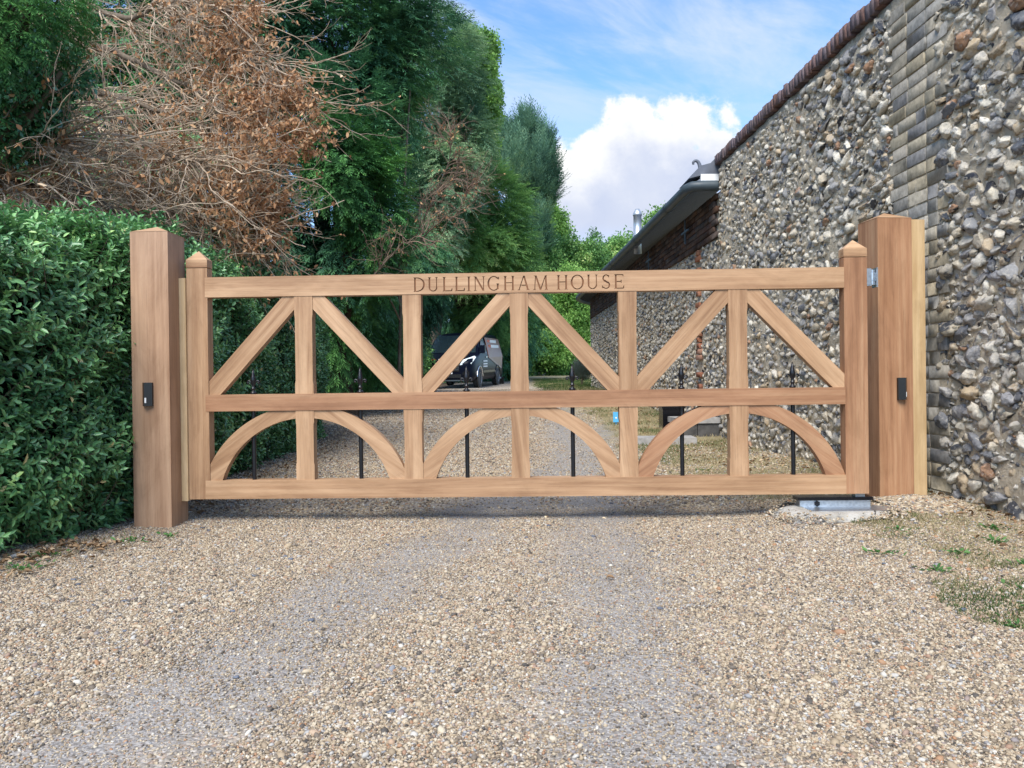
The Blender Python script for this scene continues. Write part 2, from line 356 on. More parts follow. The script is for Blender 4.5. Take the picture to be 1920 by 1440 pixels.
WEEDM = leaf_mat('weed leaf', [(0, (0.04, 0.12, 0.03)), (1, (0.13, 0.28, 0.08))], 0.6, 0.3, 0.3)
def bark_mat(name, a, b):
    m, t = mat(name); c = t.n('ShaderNodeTexCoord').outputs['Object']
    t.done(t.ramp(t.noise(t.v('MULTIPLY', c, (9, 9, 3)), 2.0, 5, 0.6), [(0.3, a), (0.7, b)]), 0.9, t.bump(t.noise(c, 40, 4), 0.5, 0.01), spec=0.15); return m
BARKD = bark_mat('dark bark', (0.030, 0.022, 0.016), (0.085, 0.062, 0.045))
BARKM = bark_mat('grey bark', (0.09, 0.07, 0.05), (0.22, 0.175, 0.13))
TWIG = bark_mat('pale twig', (0.24, 0.165, 0.11), (0.62, 0.50, 0.37))
TWIGR = bark_mat('red brown twig', (0.14, 0.095, 0.07), (0.33, 0.23, 0.17))
CORE, t = mat('hedge inner shade'); t.done((0.006, 0.012, 0.007), 1.0, spec=0.0)  # near-black colour stands in for the shade inside the hedge

# track and verge masks, shared by the ground shader and the pebbles
def ground_mat():
    m, t = mat('gravel'); c = t.n('ShaderNodeTexCoord').outputs['Object']; X, Y, Z = t.sep(c)
    fl = t.comb(X, Y, 0.0)
    big = t.noise(fl, 1.1, 5, 0.6); med = t.noise(fl, 6, 5, 0.65)
    cc = t.vor(fl, 88, out='Color'); cd_ = t.vor(fl, 88); r = t.sep(cc)[0]
    c2 = t.sep(t.vor(fl, 210, out='Color'))[1]
    gra = t.ramp(r, [(0.0, (0.10, 0.085, 0.07)), (0.18, (0.24, 0.19, 0.14)), (0.45, (0.46, 0.38, 0.28)), (0.72, (0.60, 0.52, 0.40)), (0.9, (0.42, 0.24, 0.13)), (1.0, (0.74, 0.70, 0.62))])
    fine = t.ramp(c2, [(0.0, (0.16, 0.145, 0.13)), (0.5, (0.36, 0.325, 0.28)), (1.0, (0.58, 0.54, 0.49))])
    gra = t.mix(t.m('MULTIPLY', big, 0.6), gra, fine)
    gra = t.mix(t.m('MULTIPLY', t.ss(cd_, 0.45, 0.85), 0.55), gra, (0.12, 0.10, 0.08))
    # worn, finer, bluish-grey wheel tracks
    x1 = t.m('ABSOLUTE', t.m('SUBTRACT', X, t.m('ADD', -1.28, t.m('MULTIPLY', Y, 0.27))))
    x2 = t.m('ABSOLUTE', t.m('SUBTRACT', X, t.m('ADD', 0.22, t.m('MULTIPLY', Y, 0.07))))
    wob = t.m('MULTIPLY', t.m('SUBTRACT', t.noise(fl, 2.2, 4), 0.5), 0.7)
    tr = t.m('MAXIMUM', t.ss(t.m('ADD', x1, wob), 0.38, 0.10), t.ss(t.m('ADD', x2, wob), 0.36, 0.10))
    dust = t.mix(c2, (0.145, 0.138, 0.132), (0.42, 0.405, 0.39))
    dust = t.mix(t.m('MULTIPLY', t.ss(t.noise(fl, 130, 4, 0.7), 0.45, 0.62), 0.6), dust, (0.30, 0.255, 0.205))
    gra = t.mix(t.m('MULTIPLY', tr, 0.8), gra, dust)
    # shade under the gate, painted into the gravel colour as a darker strip
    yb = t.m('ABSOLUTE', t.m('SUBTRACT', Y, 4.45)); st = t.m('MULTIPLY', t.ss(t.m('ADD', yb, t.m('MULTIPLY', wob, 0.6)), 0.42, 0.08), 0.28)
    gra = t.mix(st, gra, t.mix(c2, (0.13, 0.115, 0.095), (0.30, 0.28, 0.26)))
    # verge on the wall side, soil under the hedge
    vy = t.ss(Y, 4.0, 5.5)
    edge = t.m('ADD', t.m('ADD', 1.66, t.m('MULTIPLY', vy, -0.42)), t.m('MULTIPLY', t.m('SUBTRACT', t.noise(fl, 2.4, 7, 0.68), 0.5), 2.2))
    vg = t.ss(t.m('SUBTRACT', X, edge), -0.15, 0.45); vg = t.m('MULTIPLY', vg, t.ss(Y, 2.2, 3.0))
    gm = t.noise(fl, 9, 6, 0.7); gm2 = t.noise(fl, 40, 4, 0.7)
    ver = t.ramp(gm, [(0.30, (0.13, 0.10, 0.06)), (0.43, (0.34, 0.27, 0.16)), (0.55, (0.25, 0.22, 0.10)), (0.70, (0.44, 0.37, 0.25))])
    ver = t.mix(t.m('MULTIPLY', t.ss(gm2, 0.55, 0.7), 0.5), ver, (0.46, 0.41, 0.32))
    gra = t.mix(t.m('MULTIPLY', vg, 0.85), gra, ver)
    so_ = t.ss(t.m('ADD', X, t.m('MULTIPLY', t.m('SUBTRACT', t.noise(fl, 4, 4), 0.5), 0.5)), -1.62, -1.95)
    gra = t.mix(t.m('MULTIPLY', so_, 0.8), gra, t.ramp(gm, [(0.3, (0.05, 0.038, 0.025)), (0.6, (0.17, 0.115, 0.07)), (0.8, (0.30, 0.2, 0.12))]))
    # far lawn bank and lit drive beyond
    fg = t.m('MULTIPLY', t.ss(Y, 14, 20), t.m('MULTIPLY', t.ss(t.m('SUBTRACT', X, t.m('MULTIPLY', Y, 0.035)), 0.35, 0.75), t.ss(Y, 41, 39)))
    gra = t.mix(t.m('MULTIPLY', fg, 0.9), gra, t.ramp(gm, [(0.3, (0.11, 0.14, 0.045)), (0.7, (0.25, 0.24, 0.10))]))
    h = t.m('SUBTRACT', 1.0, cd_)
    bmp = t.bump(t.m('ADD', t.m('MULTIPLY', h, 0.7), t.m('MULTIPLY', c2, 0.4)), 0.75, 0.009)
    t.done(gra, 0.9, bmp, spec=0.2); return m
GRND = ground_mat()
exec_parts = []
# ------------------------------------------------------------------ ground
def build_ground():
    xs = np.concatenate([[-400, -120, -50, -25, -14], np.arange(-9, 9.01, 0.15), [14, 25, 50, 120, 400]])
    ys = np.concatenate([[-300, -80, -20, -6], np.arange(0, 12, 0.15), np.arange(12, 48, 0.6), [55, 70, 100, 160, 400]])
    X, Y = np.meshgrid(xs, ys); Z = gz(X, Y)
    p = np.stack([X.ravel()*1.3, Y.ravel()*1.3, np.zeros(X.size)], 1)
    near = (np.abs(X.ravel()) < 8) & (Y.ravel() < 47)
    Z = Z + ((fbm(p, 3)-0.5)*0.035*near).reshape(Z.shape)
    V = np.stack([X, Y, Z], -1).reshape(-1, 3); nx = len(xs); ny = len(ys)
    i = np.arange(ny-1)[:, None]*nx+np.arange(nx-1)[None]
    F = np.stack([i, i+1, i+nx+1, i+nx], -1).reshape(-1, 4)
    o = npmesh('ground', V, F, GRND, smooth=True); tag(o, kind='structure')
build_ground()
def gzn(x, y):
    x = np.atleast_1d(np.asarray(x, float)); y = np.atleast_1d(np.asarray(y, float))
    return gz(x, y)+(fbm(np.stack([x*1.3, y*1.3, np.zeros(len(x))], 1), 3)-0.5)*0.035
def track(x, y):
    w = (fbm(np.stack([x*2.2, y*2.2, np.full(len(x), 5.0)], 1), 9)-0.5)*0.5
    a = np.clip((0.40-np.abs(x+1.28-y*.27)-w)/0.28, 0, 1); b = np.clip((0.38-np.abs(x-.22-y*.07)-w)/0.26, 0, 1)
    return np.maximum(a, b)
def build_pebbles():
    m, t = mat('pebble'); r = t.n('ShaderNodeObjectInfo').outputs['Random']; co = t.n('ShaderNodeTexCoord').outputs['Object']
    c = t.ramp(r, [(0.0, (0.06, 0.055, 0.05)), (0.10, (0.14, 0.115, 0.09)), (0.25, (0.25, 0.19, 0.125)), (0.44, (0.37, 0.285, 0.185)), (0.62, (0.45, 0.365, 0.25)),
                   (0.76, (0.51, 0.445, 0.335)), (0.84, (0.34, 0.18, 0.09)), (0.91, (0.22, 0.225, 0.235)), (1.0, (0.60, 0.55, 0.46))])
    n = t.noise(co, 2.2, 4, 0.6); c = t.mix(t.m('MULTIPLY', t.ss(n, 0.45, 0.7), 0.3), c, (0.22, 0.17, 0.12))
    t.done(c, 0.7, spec=0.3)
    pc = bpy.data.collections.new('pebble_kinds')
    for k in range(5):
        bm = bmesh.new(); bmesh.ops.create_icosphere(bm, subdivisions=1 if k else 2, radius=1.0)
        sc = Vector((rng.uniform(.8, 1.15), rng.uniform(.65, .95), rng.uniform(.42, .65)))
        for v in bm.verts:
            v.co = Vector((v.co.x*sc.x, v.co.y*sc.y, v.co.z*sc.z))*(1+rng.uniform(-.13, .13))
        me = bpy.data.meshes.new('pebble'); bm.to_mesh(me); bm.free()
        for p in me.polygons: p.use_smooth = True
        me.materials.append(m); pc.objects.link(bpy.data.objects.new('pebble', me))
    def pts(n, y0, y1, s0, s1, sunk):
        y = y0+(y1-y0)*rng.random(n)**0.9; w = 0.72*y+0.35; x = (rng.random(n)*2-1)*np.minimum(w, 4)
        keep = (x > -2.5) & (x < np.where(y > 9, 1.3+.03*y, 2.68)); x, y = x[keep], y[keep]
        tr = track(x, y); vg = np.clip((x-1.55+(fbm(np.stack([x*3, y*3, 0*x], 1), 66)-.5)*1.2+0.3*np.clip((y-4)/1.5, 0, 1))/0.5, 0, 1)*np.clip((y-2.4)/.6, 0, 1)
        gate_shade = np.clip(1-np.abs(y-4.45)/0.4, 0, 1); inpad = (np.abs(x-1.79) < .33) & (np.abs(y-4.20) < .24)  # pebbles also thinned along the painted shade strip below the gate
        p = np.where(inpad, 0, 1-0.62*tr-0.55*vg-0.12*gate_shade);  cl = fbm(np.stack([x*1.6, y*1.6, 0*x], 1), 21)
        k = rng.random(len(x)) < p*(0.55+0.9*cl); x, y = x[k], y[k]
        s = s0+(s1-s0)*rng.random(len(x))**2.2; s = s*np.where(rng.random(len(x)) < 0.004, 1.9, 1)*(1-.28*track(x, y))
        return x, y, gzn(x, y)+s*sunk, s
    A = [pts(480000, 1.35, 4.7, .0030, .0068, .28), pts(90000, 4.7, 9.5, .0065, .013, .25), pts(9000, 1.35, 6.0, .009, .014, .2), pts(110000, 9.5, 26, .009, .017, .25)]
    x, y, z, s = [np.concatenate([a[i] for a in A]) for i in range(4)]
    n = 900; a = rng.random(n)*2*math.pi; rr = .92+rng.normal(0, .07, n)
    px_ = 1.79+np.copysign(np.abs(np.cos(a))**.6, np.cos(a))*.34*rr; py_ = 4.20+np.copysign(np.abs(np.sin(a))**.6, np.sin(a))*.235*rr
    x = np.append(x, px_); y = np.append(y, py_); z = np.append(z, gzn(px_, py_)+.045*np.clip(1.02-rr, 0, .3)*4+.004); s = np.append(s, .004+.006*rng.random(n))
    # whiter loose stones heaped round the post foot and pad
    n = 5000; a = rng.random(n)*2*math.pi; rr = rng.random(n)**.7
    hx = 2.30+np.cos(a)*rr*.34; hy = 4.36+np.sin(a)*rr*.24; kk = hx < 2.56
    hx, hy, rr = hx[kk], hy[kk], rr[kk]
    x = np.append(x, hx); y = np.append(y, hy); z = np.append(z, gzn(hx, hy)+.045*(1-rr)); s = np.append(s, .006+.010*rng.random(len(hx)))
    me = bpy.data.meshes.new('loose_gravel'); me.vertices.add(len(x)); me.vertices.foreach_set('co', np.stack([x, y, z], 1).astype(np.float32).ravel())
    n = len(x)
    at = me.attributes.new('rot', 'FLOAT_VECTOR', 'POINT'); at.data.foreach_set('vector', np.stack([rng.normal(0, .45, n), rng.normal(0, .45, n), rng.uniform(0, 6.28, n)], 1).astype(np.float32).ravel())
    at = me.attributes.new('scl', 'FLOAT', 'POINT'); at.data.foreach_set('value', s.astype(np.float32))
    at = me.attributes.new('idx', 'INT', 'POINT'); at.data.foreach_set('value', rng.integers(0, 5, n).astype(np.int32))
    o = link('loose_gravel', me, None); tag(o, 'loose golden and grey pea gravel lying over the drive', 'gravel', kind='stuff')
    g = bpy.data.node_groups.new('scatter', 'GeometryNodeTree')
    g.interface.new_socket('Geometry', in_out='INPUT', socket_type='NodeSocketGeometry'); g.interface.new_socket('Geometry', in_out='OUTPUT', socket_type='NodeSocketGeometry')
    N = g.nodes; gi = N.new('NodeGroupInput'); go = N.new('NodeGroupOutput'); iop = N.new('GeometryNodeInstanceOnPoints'); ci = N.new('GeometryNodeCollectionInfo')
    ci.inputs['Collection'].default_value = pc; ci.inputs['Separate Children'].default_value = True; ci.inputs['Reset Children'].default_value = True
    def na(nm, ty):
        q = N.new('GeometryNodeInputNamedAttribute'); q.data_type = ty; q.inputs[0].default_value = nm; return q.outputs[0]
    L = g.links; L.new(gi.outputs[0], iop.inputs['Points']); L.new(ci.outputs[0], iop.inputs['Instance']); iop.inputs['Pick Instance'].default_value = True
    L.new(na('idx', 'INT'), iop.inputs['Instance Index']); L.new(na('rot', 'FLOAT_VECTOR'), iop.inputs['Rotation']); L.new(na('scl', 'FLOAT'), iop.inputs['Scale'])
    L.new(iop.outputs[0], go.inputs[0]); md = o.modifiers.new('scatter', 'NODES'); md.node_group = g
build_pebbles()
# ------------------------------------------------------------------ flint walling
def make_flints(nv, sub):
    out = []
    for k in range(nv):
        bm = bmesh.new(); bmesh.ops.create_icosphere(bm, subdivisions=sub, radius=1.0)
        V = np.array([v.co[:] for v in bm.verts]); F = np.array([[v.index for v in f.verts] for f in bm.faces]); bm.free()
        n = fbm(V*1.3+k*7, k, 3)-0.5; V = V*(1+1.0*n[:, None]); n2 = fbm(V*3.3+k*3, k+40, 2)-.5; V = V*(1+0.34*n2[:, None]); rg_ = np.abs(fbm(V*2.4+k*5, k+80, 2)-.5)*2; V = V*(1-.42*np.clip(.30-rg_, 0, 1)[:, None]*2.2)
        cut = np.zeros(len(V))
        for c in range(rng.integers(2, 6)):
            d = unit(rng.normal(size=3)+np.array([0, 0, .8 if c == 0 else 0])); lim = rng.uniform(.34, .66)
            q = V@d; msk = q > lim
            bowl = -0.22*(1-np.clip(np.linalg.norm(V-d*lim, axis=1), 0, 1)) if rng.random() < .5 else 0
            V = np.where(msk[:, None], V-d*((q-lim)*0.93-bowl*0)[:, None], V); 
            if rng.random() < .75: cut = np.maximum(cut, np.clip((q-lim)*9, 0, 1))
        V *= np.array([1, rng.uniform(.68, .9), rng.uniform(.7, .95)])
        out.append((V, F, cut))
    return out
FL3 = make_flints(14, 3); FL2 = make_flints(12, 2)
def pack(s0, s1, z0, z1, radii, tries, avoid=None):
    """dart throwing on a rectangle, largest first"""
    cell = 0.16; G = {}; out = []
    for r, n in zip(radii, tries):
        S = rng.uniform(s0, s1, n); Z = rng.uniform(z0, z1, n); RR = r*rng.uniform(.82, 1.18, n)
        for s, z, q in zip(S, Z, RR):
            if avoid is not None and avoid(s, z, q): continue
            ci, cj = int(s/cell), int(z/cell); ok = True
            for a in (ci-1, ci, ci+1):
                for b in (cj-1, cj, cj+1):
                    for (s2, z2, q2) in G.get((a, b), ()):
                        if (s-s2)**2+(z-z2)**2 < (0.76*(q+q2))**2: ok = False; break
                    if not ok: break
                if not ok: break
            if ok: G.setdefault((ci, cj), []).append((s, z, q)); out.append((s, z, q))
    return out
PAL = np.array([(.58, .52, .41), (.50, .43, .32), (.38, .345, .29), (.44, .34, .22), (.31, .295, .275), (.66, .60, .49), (.15, .15, .155), (.35, .20, .115), (.25, .24, .235), (.46, .41, .33)])
PW = np.array([.18, .19, .14, .14, .06, .10, .045, .03, .035, .11]); PW = PW/PW.sum()
DARK = np.array([(.022, .022, .026), (.05, .052, .058), (.11, .112, .118), (.20, .195, .19), (.29, .28, .26)])
def flint_mesh(name, packed, frame, kinds, parent, shade=1.0, darkp=1.0):
    """frame(s,z) -> position, outward normal, tangent"""
    Vs, Fs, Cs = [], [], []; off = 0
    for (s, z, q) in packed:
        V, F, cut = kinds[rng.integers(len(kinds))]
        pos, nor, tan = frame(s, z); upv = np.array([0, 0, 1.0])
        a = rng.normal(0, .42); ca, sa = math.cos(a), math.sin(a)
        flip = -1 if rng.random() < .5 else 1
        tx = tan*ca+upv*sa; tz = -tan*sa+upv*ca
        L = q*rng.uniform(1.10, 1.55); Hh = q*rng.uniform(.85, 1.12); dp = q*rng.uniform(.62, 1.0)
        p = pos+nor*rng.uniform(-.25, .25)*q
        W = p+V[:, :1]*flip*L*tx+V[:, 1:2]*Hh*1.05*tz+V[:, 2:3]*dp*nor
        base = PAL[rng.choice(len(PAL), p=PW)]*rng.uniform(.85, 1.25)*shade
        dk = DARK[rng.choice(5, p=[.22, .25, .22, .18, .13])]
        mot = fbm(V*2.3+rng.uniform(0, 50), 11, 2)
        c = base[None]*(0.72+0.56*mot[:, None])
        m2 = np.clip((mot-.60)*8, 0, 1)[:, None]*0.55; c = c*(1-m2)+dk*1.6*m2
        k = np.clip(cut*darkp, 0, 1)[:, None] if rng.random() < .45 else 0
        c = c*(1-k)+dk*k
        Vs.append(W); Fs.append((F if flip > 0 else F[:, ::-1])+off); Cs.append(c); off += len(V)
    return npmesh(name, np.concatenate(Vs), np.concatenate(Fs), FLINT, parent, {'col': np.concatenate(Cs)}, smooth=False)
def bricks(name, items, parent, mt=None):
    """items: (centre, tangent, normal, up, l, d, h, colour)"""
    T = np.array([(x, y, z) for x in (-.5, .5) for y in (-.5, .5) for z in (-.5, .5)])
    bm = bmesh.new(); bm_box(bm, -.5, .5, -.5, .5, -.5, .5)
    bmesh.ops.bevel(bm, geom=list(bm.edges), offset=.02, segments=1, affect='EDGES')
    B = np.array([v.co[:] for v in bm.verts]); bm.verts.index_update()
    F4 = np.array([[v.index for v in f.verts] for f in bm.faces if len(f.verts) == 4]); F3 = np.array([[v.index for v in f.verts] for f in bm.faces if len(f.verts) == 3]); bm.free()
    Vs, A, Bf, Cs = [], [], [], []; off = 0
    for (c, tn, nr, u, l, d, h, col) in items:
        W = c+(B[:, :1]*l)*tn+(B[:, 1:2]*d)*nr+(B[:, 2:3]*h)*u+rng.normal(0, .0012, (len(B), 3))
        Vs.append(W); A.append(F4+off); Bf.append(F3+off); off += len(B); Cs.append(np.tile(col, (len(B), 1)))
    return npmesh(name, np.concatenate(Vs), [np.concatenate(A), np.concatenate(Bf)], mt or BRICK, parent, {'col': np.concatenate(Cs)})
WX, WY0, WY1, WTOP = 2.66, 1.2, 9.28, 3.27
def wall_core(name, path, z0f, z1, thick, parent, m, ds=.06, amp=.03):
    """path list of (pos2d, normal2d)"""
    n = len(path); nz = int((z1+0.3)/.06); V = []; 
    Pp = np.array([p for p, _ in path]); Nn = np.array([q for _, q in path])
    zz = np.linspace(-0.3, z1, nz)
    front = Pp[:, None, :]+0*zz[None, :, None]; front = np.concatenate([front, np.broadcast_to(zz[None, :, None], (n, nz, 1))], 2)
    d = (fbm(front.reshape(-1, 3)*6, 5, 3).reshape(n, nz)-.5)*2*amp
    front[:, :, 0] += Nn[:, None, 0]*d; front[:, :, 1] += Nn[:, None, 1]*d
    back = Pp-Nn*thick
    V = front.reshape(-1, 3); i = np.arange(n-1)[:, None]*nz+np.arange(nz-1)[None]
    F = [np.stack([i, i+nz, i+nz+1, i+1], -1).reshape(-1, 4)]
    b0 = len(V); V = np.concatenate([V, np.c_[back, np.full(n, -.3)], np.c_[back, np.full(n, z1)]])
    k = np.arange(n-1); F.append(np.stack([k*nz+nz-1, (k+1)*nz+nz-1, b0+n+k+1, b0+n+k], -1)); F.append(np.stack([b0+k, b0+n+k, b0+n+k+1, b0+k+1], -1))
    ends = []
    for e in (0, n-1): ends.append([e*nz, b0+e, b0+n+e, e*nz+nz-1])
    F.append(np.array(ends))
    return npmesh(name, V, F, m, parent, smooth=True)
def build_wall():
    w = empty('flint_wall', (WX, 5.2, 0), 0, 'tall knapped flint boundary wall with red brick coping beside the right gate post', 'wall')
    def ch(o): o.location = (-WX, -5.2, 0); return o
    ys = np.arange(WY0, WY1+.01, .06)
    ch(wall_core('mortar', [((WX-.018, y), (-1.0, 0.0)) for y in ys], None, WTOP-.02, .34, w, MORT, amp=.026))
    PY0, PY1 = 4.70, 5.22
    def avoid(s, z, q):
        if z < float(gz(2.5, s))+.0: return True
        j = int(z/.083) % 2; return PY0-.11*j-q*.55 < s < PY1+.02*j+q*.6
    near = pack(2.4, 6.4, 0.02, WTOP-.09, [.056, .042, .030, .021, .014], [1300, 6000, 14000, 22000, 26000], avoid)
    far = pack(6.4, WY1-.03, 0.02, WTOP-.08, [.050, .038, .028, .019], [700, 3500, 8000, 12000], avoid)
    out = pack(WY0+.05, 2.4, 0.02, WTOP-.09, [.064, .048, .035], [300, 1200, 2400], avoid)
    fr = lambda s, z: (np.array([WX-.018, s, z]), np.array([-1.0, 0, 0]), np.array([0, 1.0, 0]))
    ch(flint_mesh('flint_face', near+out, fr, FL3, w)); ch(flint_mesh('flint_face', far, fr, FL2, w))
    end = pack(WX+.02, WX+.30, .05, WTOP-.1, [.05, .035, .025], [200, 500, 900])
    ch(flint_mesh('flint_end', end, lambda s, z: (np.array([s, WY1-.005, z]), np.array([0, 1.0, 0]), np.array([1.0, 0, 0])), FL2, w))
    ch(box('pier_mortar', (WX-.024, WX+.01, PY0-.06, PY1-.01, -.1, WTOP-.03), MORT, w, bevel=0))
    # buff brick pier, toothed into the flint
    it = []; z = .02; j = 0
    tn, nr, u = np.array([0, 1.0, 0]), np.array([-1.0, 0, 0]), np.array([0, 0, 1.0])
    cols = [(.46, .40, .30), (.42, .38, .31), (.47, .40, .28), (.37, .345, .30), (.46, .41, .33), (.48, .40, .27), (.33, .31, .285)]
    while z < WTOP-.10:
        a = PY0-(.105 if j % 2 else 0)-.03*rng.random(); e = PY1+(.03 if j % 2 else -.02); y = a
        seq = [.215, .215, .215] if j % 2 else [.105, .215, .215]
        if rng.random() < .3: seq = [.105, .105]+seq[1:]
        for l in seq:
            l2 = min(l, e-y)
            if l2 < .05: break
            c = np.array(cols[rng.integers(7)])*rng.uniform(.85, 1.12)
            it.append((np.array([WX+.004+rng.normal(0, .002), y+l2/2, z+.036]), tn, nr, u, l2-.003, .07, .074, c)); y += l2+.009
        z += .083; j += 1
    ch(bricks('brick_pier', it, w))
    # brick on edge coping, rounded and weathered purple red
    it = []; y = WY0
    rc = [(.19, .125, .12), (.17, .125, .13), (.21, .125, .105), (.15, .12, .13), (.20, .15, .15)]
    while y < WY1:
        l = rng.uniform(.058, .07); c = np.array(rc[rng.integers(5)])*rng.uniform(.8, 1.2)
        it.append((np.array([WX+.14, y+l/2, WTOP+.045+rng.normal(0, .006)]), tn, np.array([-1.0, 0, 0]), u, l-.006, .40+rng.uniform(-.012, .012), .105, c)); y += l+.006
    ch(bricks('brick_coping', it, w))
build_wall()
# ------------------------------------------------------------------ outbuilding behind the wall
def build_outbuilding():
    b = empty('flint_outbuilding', (3.2, 9.4, 0), 0, 'long low flint outbuilding with slate roof and curved far end beyond the tall wall', 'building')
    def ch(o): o.location = (-3.2, -9.4, 0); return o
    X0, YA, YB, Rr = 2.66, 9.34, 21.6, 3.0; EZ = 3.0
    L1 = YB-YA; L2 = Rr*math.pi*.62
    def frame(s, off=0.0):
        if s < L1: return np.array([X0-off, YA+s]), np.array([-1.0, 0.0])
        a = (s-L1)/Rr; n = np.array([-math.cos(a), math.sin(a)]); return np.array([X0+Rr, YB])+n*(Rr+off), n
    S = np.concatenate([np.arange(0, L1, .12), np.linspace(L1, L1+L2, 40)])
    ch(wall_core('mortar', [(tuple(frame(s)[0]), tuple(frame(s)[1])) for s in S], None, EZ-.05, .3, b, MORT, amp=.02))
    def fr(s, z):
        p, n = frame(s, .008); return np.array([p[0], p[1], z]), np.array([n[0], n[1], 0]), np.array([-n[1], n[0], 0])
    QY = .85
    def av(s, z, q):
        p, _ = frame(s)
        if z < float(gz(2.4, p[1])): return True
        j = int(z/.0745) % 4; return QY-.07*(j < 2)-q*.4 < s < QY+.11+.07*(j < 2)+q*.4
    pk = pack(.02, L1+L2-.1, .1, 2.42, [.050, .038, .028], [2300, 9500, 22000], av)
    ch(flint_mesh('flint_face', pk, fr, FL2, b, shade=.92))
    u = np.array([0, 0, 1.0]); it = []; z = .12; j = 0
    rc = [(.42, .17, .09), (.46, .21, .12), (.36, .15, .09), (.40, .22, .15)]
    while z < 2.4:
        l = .215 if j % 4 < 2 else .11; p, n = frame(QY+.055)
        if rng.random() < .8: it.append((np.array([p[0]+.005, YA+QY+.055, z+.033]), np.array([0, 1.0, 0]), np.array([-1.0, 0, 0]), u, l, .1, .062, np.array(rc[rng.integers(4)])))
        z += .0745; j += 1
    ch(bricks('brick_quoin', it, b))
    it = []; z = 2.44; j = 0
    while z < EZ-.04:
        s = .02+(.11 if j % 2 else 0)
        while s < L1+L2-.2:
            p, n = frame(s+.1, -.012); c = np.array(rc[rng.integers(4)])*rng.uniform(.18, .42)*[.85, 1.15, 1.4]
            it.append((np.array([p[0], p[1], z+.033]), np.array([-n[1], n[0], 0]), np.array([n[0], n[1], 0]), u, .214, .1, .064, c)); s += .224
        z += .0745; j += 1
    ch(bricks('brick_band', it, b))
    # roof: eaves follow the wall, pitch 38 degrees, slates as courses
    off = .34; rise = 2.9; tanp = math.tan(R_(36)); courses = 20
    SS = np.concatenate([np.linspace(-.0, L1, 60), np.linspace(L1, L1+L2, 24)]); V = []; 
    for k in range(courses+1):
        for half in (0, 1):
            d = rise*(k/courses); lift = .014 if half == 0 else 0.0
            if k == 0 and half == 1: lift = .0
            for s in SS:
                p, n = frame(s, off-d); 
                if s >= L1: 
                    rr = max(Rr+off-d, .02); p = np.array([X0+Rr, YB])+n*rr
                V.append((p[0], p[1], EZ+.03+d*tanp+(.016 if half else 0.0)))
    V = np.array(V); n = len(SS); rows = 2*(courses+1); i = np.arange(rows-1)[:, None]*n+np.arange(n-1)[None]
    F = np.stack([i, i+1, i+n+1, i+n], -1).reshape(-1, 4)
    V2 = V.copy(); V2[:, 2] -= .05; m = len(V)
    F2 = F[:, ::-1]+m; k = np.arange(n-1); eave = np.stack([k, m+k, m+k+1, k+1], -1)
    r = np.arange(rows-1)*n; verge = np.stack([r, r+n, m+r+n, m+r], -1)
    ch(npmesh('roof', np.concatenate([V, V2]), [F, eave, verge], SLATE, b))
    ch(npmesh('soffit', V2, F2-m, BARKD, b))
    # inner gable closing the near end behind the wall
    bm = bmesh.new(); bm_prism(bm, [(X0+.02, -.2), (X0+3.0, -.2), (X0+3.0, EZ+2.2), (X0+2.3, EZ+1.75), (X0+.02, EZ-.02)], YA+.1, YA+.3)
    ch(bmobj('gable', bm, MORT, b))
    # gutter: half-round run with a return at the near end, plus joints
    g = []
    for s in np.linspace(.06, L1+L2*.75, 70):
        p, q = frame(s, off+.03); g.append((p[0], p[1], EZ+.01))
    g = [(X0-.03, YA-.02, EZ+.03), (X0-.20, YA-.02, EZ+.03), (X0-off+.02, YA-.01, EZ+.025)]+g
    V_, F_ = tubes(np.array([g]), np.full((1, len(g)), .062), 10)
    gu = ch(npmesh('gutter', V_, F_, GUTT, b, smooth=True))
    js = []
    for s in (1.1, 3.4, 6.0, 8.8):
        p, q = frame(s, off+.03); js.append([(p[0], p[1]-.03, EZ+.01), (p[0], p[1], EZ+.01), (p[0], p[1]+.03, EZ+.01)])
    
    for q_ in js:
        V_, F_ = tubes(np.array([q_]), np.full((1, 3), .070), 10); npmesh('gutter_joint', V_, F_, GUTT, gu)
    box_ = box('fascia_board', (X0-.22, X0-.01, YA-.015, YA+.03, EZ+.09, EZ+.17), WHITE, b, bevel=.002); ch(box_)
    # ridge tile with upturned finial at the near hip
    pts = [(X0-.20, YA+.02, EZ+.17), (X0-.215, YA+.02, EZ+.24), (X0-.235, YA+.02, EZ+.31), (X0-.27, YA+.02, EZ+.335), (X0-.30, YA+.02, EZ+.315), (X0-.295, YA+.02, EZ+.29)]
    pth = catmull(pts, 18); V_, F_ = tubes(np.array([pth]), np.linspace(.026, .012, 18)[None], 8); ch(npmesh('ridge_finial', V_, F_, SLATE, b, smooth=True))
    ch(prism('hip_tiles', [(X0-.36, EZ+.12), (X0-.20, EZ+.16), (X0+.02, EZ+.17), (X0+.02, EZ+.42), (X0-.10, EZ+.30), (X0-.22, EZ+.27)], YA-.01, YA+.5, SLATE, b, bevel=.006))
    for s in (.95+.4, 3.9):
        p, q = frame(s, .085); bm = bmesh.new(); zc = 2.74
        bm_box(bm, p[0]-.008, p[0]+.008, p[1]-.012, p[1]+.012, zc-.16, zc+.16); bm_box(bm, p[0]-.0105, p[0]+.0105, p[1]-.19, p[1]+.19, zc-.012, zc+.012)
        ch(bmobj('tie_plate', bm, GUTT, b))
    fx, fy = 3.75, 15.0; fz = EZ+(fx-(X0-off))*tanp
    bm = bmesh.new(); fz0 = fz-.2; ftop = P(1195, 392, 15.3)[2]
    fx = P(1195, 392, 15.3)[0]; fy = P(1195, 392, 15.3)[1]; fz0 = EZ+(fx-(X0-off))*tanp-.15
    Hf = ftop-fz0
